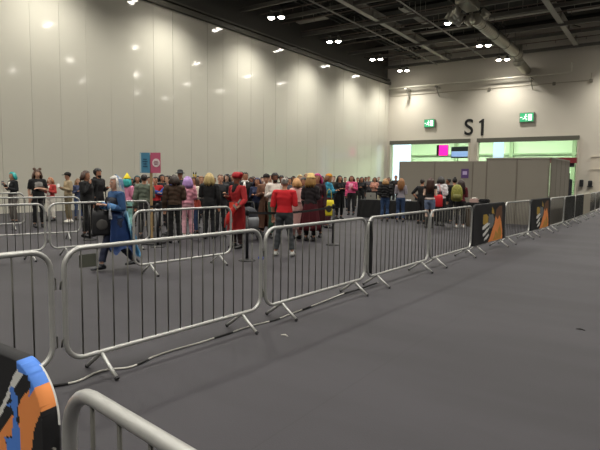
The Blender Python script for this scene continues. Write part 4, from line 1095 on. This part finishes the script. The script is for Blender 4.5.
# ---------------------------------------------------------------- sign on pole
q = at(152, 244)
t = thing('queue_sign', 'wooden pole carrying blue and pink sign boards above the crowd', 'sign', q, YAW - math.radians(15))
zf_ = q.x * -sy_ + q.y * cy_
px_m = zf_ / F
hz = horizon(152)
zt_, zb_ = EYE + (hz - 153) * px_m, EYE + (hz - 173) * px_m
bm = NB(); box(bm, (0, 0, zt_ / 2 - .02), (.055, .04, zt_ - .06), bev=.005); obj('pole', bm, mat('#a58a62', .7, noise=.15, scale=12), t)
bm = NB(); box(bm, (0, 0, .02), (.5, .5, .04), bev=.01); obj('base', bm, mat('#2a2a2c', .6), t)
wB, hB = 11 * px_m, (zt_ - zb_)
bm = NB(); box(bm, (-wB / 2 - .01, -.035, (zt_ + zb_) / 2), (wB, .012, hB)); s1 = obj('blue_board', bm, mat('#4a86a4', .6), t)
bm = NB(); box(bm, (wB / 2 + .01, -.035, (zt_ + zb_) / 2), (wB, .012, hB)); s2 = obj('pink_board', bm, mat('#c05a78', .6), t)
zc = (zt_ + zb_) / 2
bm = NB()
for k, (w_, z_) in enumerate(((.10, .06), (.13, .02), (.09, -.02), (.12, -.06))): box(bm, (-wB / 2, -.044, zc + z_ * 1.4), (w_, .006, .025))
box(bm, (-wB + .012, -.044, zc), (.03, .006, hB * .96), mi=1)
obj('lettering', bm, [mat('#28506c', .6), mat('#b8ccd0', .6)], s1)
bm = NB(); rings_z(bm, [(-.003, .10, .10), (.003, .10, .10)], 24)
bmesh.ops.rotate(bm, verts=bm.verts[:], cent=(0, 0, 0), matrix=Matrix.Rotation(PI / 2, 3, 'X'))
bmesh.ops.translate(bm, verts=bm.verts[:], vec=(wB / 2 + .03, -.045, zc)); obj('white_disc', bm, mat('#e4d4d4', .6), s2)
bm = NB()
for w_, z_ in ((.10, .035), (.13, 0), (.09, -.035)): box(bm, (wB / 2 + .03, -.051, zc + z_), (w_, .005, .014))
obj('lettering', bm, mat('#8a4a60', .6), s2)
q = at(122, 226) ; 
t = thing('prop_staff', 'slanted pale wooden staff held up behind the pointed yellow hat', 'staff', at(132, 226.5) + Vector((.3, .3, 0)), 0)
bm = NB(); tube(bm, [(0, 0, .02), (.12, .10, 1.2), (.20, .18, 2.0)], [.02, .018, .015], 8); obj('shaft', bm, mat('#a5927a', .7), t)

# ---------------------------------------------------------------- tables and what stands on them
def cloth_table(label, a, b, L, W, ang=0, H=.75):
    t = thing('cloth_covered_table', label, 'table', (a, b, 0), ang, 'black cloth tables')
    bm = NB(); n = 60; R = []
    per = []
    for k in range(n):
        u = 4 * k / n; s = u % 1
        per.append([(s, 0), (1, s), (1 - s, 1), (0, 1 - s)][int(u)])
    for z, e in ((.02, .045), (.35, .03), (H - .03, .008), (H, 0)):
        R.append([bm.verts.new((x * L + (x - .5) * e * 2 + (.012 * math.sin(k * 1.9) if z < .7 and 0 < x < 1 else 0), y * W + (y - .5) * e * 2 + (.015 * math.sin(k * 2.3) * (z < .7)), z)) for k, (x, y) in enumerate(per)])
    for A_, B_ in zip(R, R[1:]):
        for k in range(n): bm.faces.new((A_[k], A_[(k+1) % n], B_[(k+1) % n], B_[k]))
    bm.faces.new(R[-1]); obj('cloth', bm, mat('#0d0d0f', .85), t)
    bm = NB(); box(bm, (L / 2, W / 2, H - .04), (L - .02, W - .02, .04)); obj('table_top', bm, mat('#6b5a44', .6), t)
    for x in (.15, L - .15):
        for y in (.12, W - .12):
            bm = NB(); tube(bm, [(x, y, 0), (x, y, H - .06)], .016, 6); obj('leg', bm, steel, t)
    return t
cloth_table('black cloth table with open laptop at its left end', -10.75, 19.85, 1.83, .76)
cloth_table('black cloth table behind the women, continuing to the right', -8.80, 19.87, 1.83, .76)
cloth_table('small black cloth table beside the yellow backpack, near the barriers', -6.35, 20.05, .95, .65, H=.78)
t = thing('laptop', 'open silver laptop on the left end of the black table', 'laptop', (-10.25, 20.1, .75), .25)
bm = NB(); box(bm, (0, 0, .012), (.42, .30, .02), bev=.004); obj('keyboard_deck', bm, mat('#a9a9ad', .4, .5), t)
bm = NB(); box(bm, (0, -.19, .15), (.42, .014, .30), rx=.25, bev=.004); l = obj('lid', bm, mat('#c4c2b8', .4, .3), t)
bm = NB(); ell(bm, (0, -.203, .155), (.028, .006, .03), 12, 8, Matrix.Rotation(.25, 4, 'X')); obj('emblem', bm, mat('#46464a', .4), l)
t = thing('display_case', 'pale printed box beside the laptop on the black table', 'box', (-9.80, 20.15, .75), -.1)
bm = NB(); box(bm, (0, 0, .11), (.34, .24, .22), bev=.01); obj('carton', bm, mat('#b9b298', .6, noise=.3, scale=12), t)
bm = NB(); box(bm, (0, -.125, .12), (.2, .006, .1)); obj('printed_label', bm, mat('#5a5040', .6), t)
t = thing('monitor', 'small dark monitor on the table right of the woman in grey', 'monitor', (-8.15, 20.15, .75), .1)
bm = NB(); box(bm, (0, 0, .16), (.40, .03, .24), bev=.01); obj('screen', bm, mat('#23252b', .3), t)
bm = NB(); box(bm, (0, .02, .03), (.16, .12, .06), bev=.01); obj('stand', bm, mat('#17171a', .5), t)
t = thing('paper_stack', 'white papers lying on the table next to the monitor', 'papers', (-8.62, 20.1, .75), .3)
bm = NB()
for k in range(4): box(bm, (.004 * k, -.003 * k, .006 + .012 * k), (.21, .3, .011), rz=.05 * k)
obj('sheets', bm, mat('#d8d8dc', .8), t)
t = thing('box_of_goods', 'pale pink box of goods on the small black table', 'box', (-6.05, 20.35, .78), .2)
bm = NB(); box(bm, (0, 0, .07), (.32, .22, .14), bev=.01); obj('carton', bm, mat('#c8a8a0', .7), t)
bm = NB(); box(bm, (.02, 0, .16), (.2, .16, .05), bev=.015); obj('folded_goods', bm, mat('#e0dcd4', .8), t)
t = thing('dark_case', 'dark case on the small black table beside the pink box', 'case', (-5.68, 20.4, .78), 0)
bm = NB(); box(bm, (0, 0, .07), (.34, .3, .14), bev=.03); obj('shell', bm, mat('#17181c', .5), t)
bm = NB(); tube(bm, [(-.06, -.15, .08), (-.05, -.18, .08), (.05, -.18, .08), (.06, -.15, .08)], .008, 6); obj('handle', bm, mat('#2c2d30', .5), t)
# floor box behind the barrier
bm = NB(); box(bm, (0, 0, .30), (.62, .5, .60), bev=.02); box(bm, (0, 0, .62), (.66, .54, .05), bev=.01)
o = obj('storage_crate', bm, mat('#4b3d30', .7, noise=.15)); o.location = (-5.5, 18.9, 0); tag(o, 'brown lidded crate standing behind barrier left of nearer banner', 'crate')

# ---------------------------------------------------------------- carried things
def beside(px, fy, dx, dz):
    q = at(px, fy); toc = -Vector((q.x, q.y, 0)).normalized(); right = Vector((-toc.y, toc.x, 0))
    return q + right * dx + Vector((0, 0, dz)), toc, right
def bag(name, label, cat, px, fy, dx, front, z, w, h, d, col, print_col=None, strap=.35):
    q, toc, right = beside(px, fy, dx, z); q = q + toc * front
    t = thing(name, label, cat, q, math.atan2(toc.y, toc.x) + PI / 2)
    bm = NB(); rings_z(bm, [(0, w * .45, d * .4), (h * .1, w * .5, d * .5), (h * .8, w * .48, d * .42), (h, w * .44, d * .2)], 4 * 6, True, .004, 5)
    obj('bag_body', bm, mat(col, .75, noise=.15), t, True)
    for s in (1, -1):
        bm = NB(); tube(bm, [(-w * .25, s * d * .15, h * .97), (-w * .18, 0, h + strap * .8), (0, 0, h + strap), (w * .18, 0, h + strap * .8), (w * .25, s * d * .15, h * .97)], .010, 6); obj('handle', bm, mat(col, .75), t, True)
    if print_col:
        bm = NB(); ell(bm, (0, -d * .49, h * .45), (w * .28, .02, h * .22), 14, 8); obj('print', bm, mat(print_col, .7), t)
bag('tote_bag', 'bright red tote bag hanging beside the white hoodie', 'bag', 436.5, 226.5, 0, .24, .70, .36, .42, .14, '#d8202c')
bag('tote_bag', 'bright yellow carrier bag hanging below the teal jacket', 'bag', 328.5, 229, .0, .30, .45, .34, .50, .14, '#d8c624', '#30302c')
bag('handbag', 'black tasselled shoulder bag carried in front of blue costumed person', 'bag', 105.5, 268, -.04, .27, .62, .34, .42, .16, '#17171b', '#4c4a48', .5)
# backpack with scaly yellow-green pattern
q, toc, right = beside(455.5, 228, 0, .92); q = q + toc * .26
t = thing('backpack', 'yellow-green patterned backpack worn on the back right of the purple poster', 'backpack', q, math.atan2(toc.y, toc.x) + PI / 2)
bm = NB(); rings_z(bm, [(0, .13, .07), (.06, .18, .11), (.30, .19, .12), (.45, .16, .10), (.54, .09, .06), (.56, .03, .02)], 24); obj('main_pocket', bm, mat('#86843c', .7, noise=.9, scale=26), t, True)
bm = NB(); rings_z(bm, [(.05, .12, .05, 0, -.09), (.14, .14, .07, 0, -.09), (.24, .12, .05, 0, -.09)], 20); obj('front_pocket', bm, mat('#6c6a34', .7, noise=.9, scale=30), t, True)
for s in (1, -1):
    bm = NB(); tube(bm, [(s * .10, .08, .02), (s * .15, .20, .18), (s * .14, .22, .40), (s * .08, .08, .50)], .018, 6); obj('shoulder_strap', bm, mat('#2a2a1e', .8), t)
# prop sword
q, toc, right = beside(228, 247.5, 0, 0)
t = thing('prop_sword', 'red and grey prop sword pointing down beside the red costume', 'prop sword', q + toc * .30, math.atan2(toc.y, toc.x) + PI / 2)
bm = NB()
P_ = [(.22, 0, 1.04), (.10, 0, .88), (.0, 0, .70), (-.08, 0, .50)]
tube(bm, P_, [(.05, .016), (.065, .018), (.07, .018), (.015, .006)], 8, up=Vector((0, 1, 0))); obj('blade', bm, mat('#c82420', .5), t, True)
bm = NB(); tube(bm, [(.22, 0, 1.04), (.29, 0, 1.14)], .024, 8); obj('hilt', bm, mat('#7a7a74', .5), t)
bm = NB(); box(bm, (.16, -.02, .97), (.13, .03, .05), ry=.9); obj('guard', bm, mat('#8f8f88', .5), t)
# phones
def phone(label, px, fy, dx, dz, col='#15151a'):
    q, toc, right = beside(px, fy, dx, dz)
    t = thing('phone', label, 'phone', q + toc * .12, math.atan2(toc.y, toc.x) + PI / 2, 'phones held in the queue')
    bm = NB(); box(bm, (0, 0, 0), (.075, .01, .15), rx=-.5, bev=.003); obj('case', bm, mat(col, .4), t)
    bm = NB(); box(bm, (0, .007, .0), (.066, .003, .138), rx=-.5); obj('screen', bm, mat('#9fb4c8', .3, emit=.3), t)
phone('phone held by the teal-haired person', 14, 224, -.28, 1.34)
phone('phone held by the person in beige jacket', 69, 222.5, -.30, 1.26, '#d8d4d0')
# pushchair
q = at(250.5, 240) 
t = thing('pushchair', 'grey pushchair with spoked wheel in front of the navy-topped person', 'pushchair', q + Vector((.1, -.15, 0)), YAW + .3)
bm = NB(); rings_z(bm, [(.30, .16, .22), (.36, .22, .30), (.55, .24, .32), (.62, .22, .28)], 20); obj('seat_shell', bm, mat('#6d7074', .7), t, True)
bm = NB(); ell(bm, (0, .10, .66), (.23, .22, .22), 16, 10); obj('canopy', bm, mat('#2a2c34', .8), t, True)
bm = NB(); tube(bm, [(-.2, -.2, .2), (-.2, .3, .75), (-.2, .48, .98), (.2, .48, .98), (.2, .3, .75), (.2, -.2, .2)], .014, 8); obj('frame', bm, dark, t, True)
for x in (-.25, .25):
    for y in (-.24, .24):
        bm = NB(); tube(bm, [(x, y + .13 * math.cos(k * PI / 10), .145 + .13 * math.sin(k * PI / 10)) for k in range(20)], .015, 8, closed=True, up=Vector((1, 0, 0)))
        for k in range(6): tube(bm, [(x, y, .145), (x, y + .13 * math.cos(k * PI / 3), .145 + .13 * math.sin(k * PI / 3))], .005, 5)
        obj('wheel', bm, rubber, t, True)

# ---------------------------------------------------------------- cable on the floor
pts_px = [(30, 392), (48, 388), (64, 385.5), (80, 381.5), (95, 374), (109, 370.5), (131, 368), (153, 358), (170, 352), (184, 348), (200, 343.5), (214, 339), (228.5, 334.5), (245, 328.5), (262, 324), (276, 320.5), (290, 315), (302, 310.5), (314, 306), (329, 300), (344, 294), (358, 290), (372, 285), (378, 283)]
P_ = []
for i, (x, y) in enumerate(pts_px):
    q = at(x, y); q.z = .010; P_.append(q)
def smooth_pts(P, m=4):
    out = []
    for i in range(len(P) - 1):
        p0, p1, p2, p3 = P[max(i - 1, 0)], P[i], P[i + 1], P[min(i + 2, len(P) - 1)]
        for k in range(m):
            t_ = k / m
            out.append(.5 * ((2 * p1) + (-p0 + p2) * t_ + (2 * p0 - 5 * p1 + 4 * p2 - p3) * t_ ** 2 + (-p0 + 3 * p1 - 3 * p2 + p3) * t_ ** 3))
    return out + [P[-1]]
SP = smooth_pts(P_)
t = thing('floor_cable', 'pale cable snaking along the carpet beside the barrier feet', 'cable', (0, 0, 0))
bm = NB(); tube(bm, SP, .009, 8); obj('sheath', bm, mat('#b9b7b0', .6), t, True)
for a_, b_ in ((0, 10), (25, 28), (44, 50), (58, 62), (68, 72), (80, 92)):
    bm = NB(); tube(bm, SP[a_:b_], .0115, 8); obj('black_tape', bm, mat('#1b1b1c', .7), t, True)
bm = NB()
rr = random.Random(9)
for i, (x, y, lb) in enumerate(((580, 330, 'dark scuff of litter on the carpet near right edge of photo'), (284, 336, 'tiny white scrap of litter on the carpet near the cable'))):
    bm = NB(); tube(bm, [(-.04, 0, .006), (0, .02, .008), (.05, 0, .005)], [.004, .008, .004], 6)
    o = obj('litter_scrap', bm, mat(['#2c2a2a', '#c9c5bd'][i], .9)); o.location = at(x, y); tag(o, lb, 'litter', 'scraps on the carpet')

# ================================================================= camera and world
cam = bpy.data.cameras.new('camera'); co = bpy.data.objects.new('camera', cam); C.objects.link(co)
cam.sensor_fit = 'HORIZONTAL'; cam.sensor_width = 36; cam.lens = 36 * F / 600; cam.clip_end = 200; cam.clip_start = .05
fw = Vector((-sy_ * cp, cy_ * cp, -sp)); rt = Vector((cy_, sy_, 0)); upv = rt.cross(fw)
# turn about the viewing axis
r2 = rt * cr + upv * sr; u2 = -rt * sr + upv * cr
co.matrix_world = Matrix(((r2.x, u2.x, -fw.x, 0), (r2.y, u2.y, -fw.y, 0), (r2.z, u2.z, -fw.z, EYE), (0, 0, 0, 1)))
bpy.context.scene.camera = co
w = bpy.data.worlds.new('w'); bpy.context.scene.world = w; w.use_nodes = True
w.node_tree.nodes['Background'].inputs[0].default_value = (.02, .02, .02, 1)
vs = bpy.context.scene.view_settings
vs.view_transform = 'Standard'; vs.look = 'None'; vs.gamma = 1; vs.use_curve_mapping = False; vs.exposure = 0.85
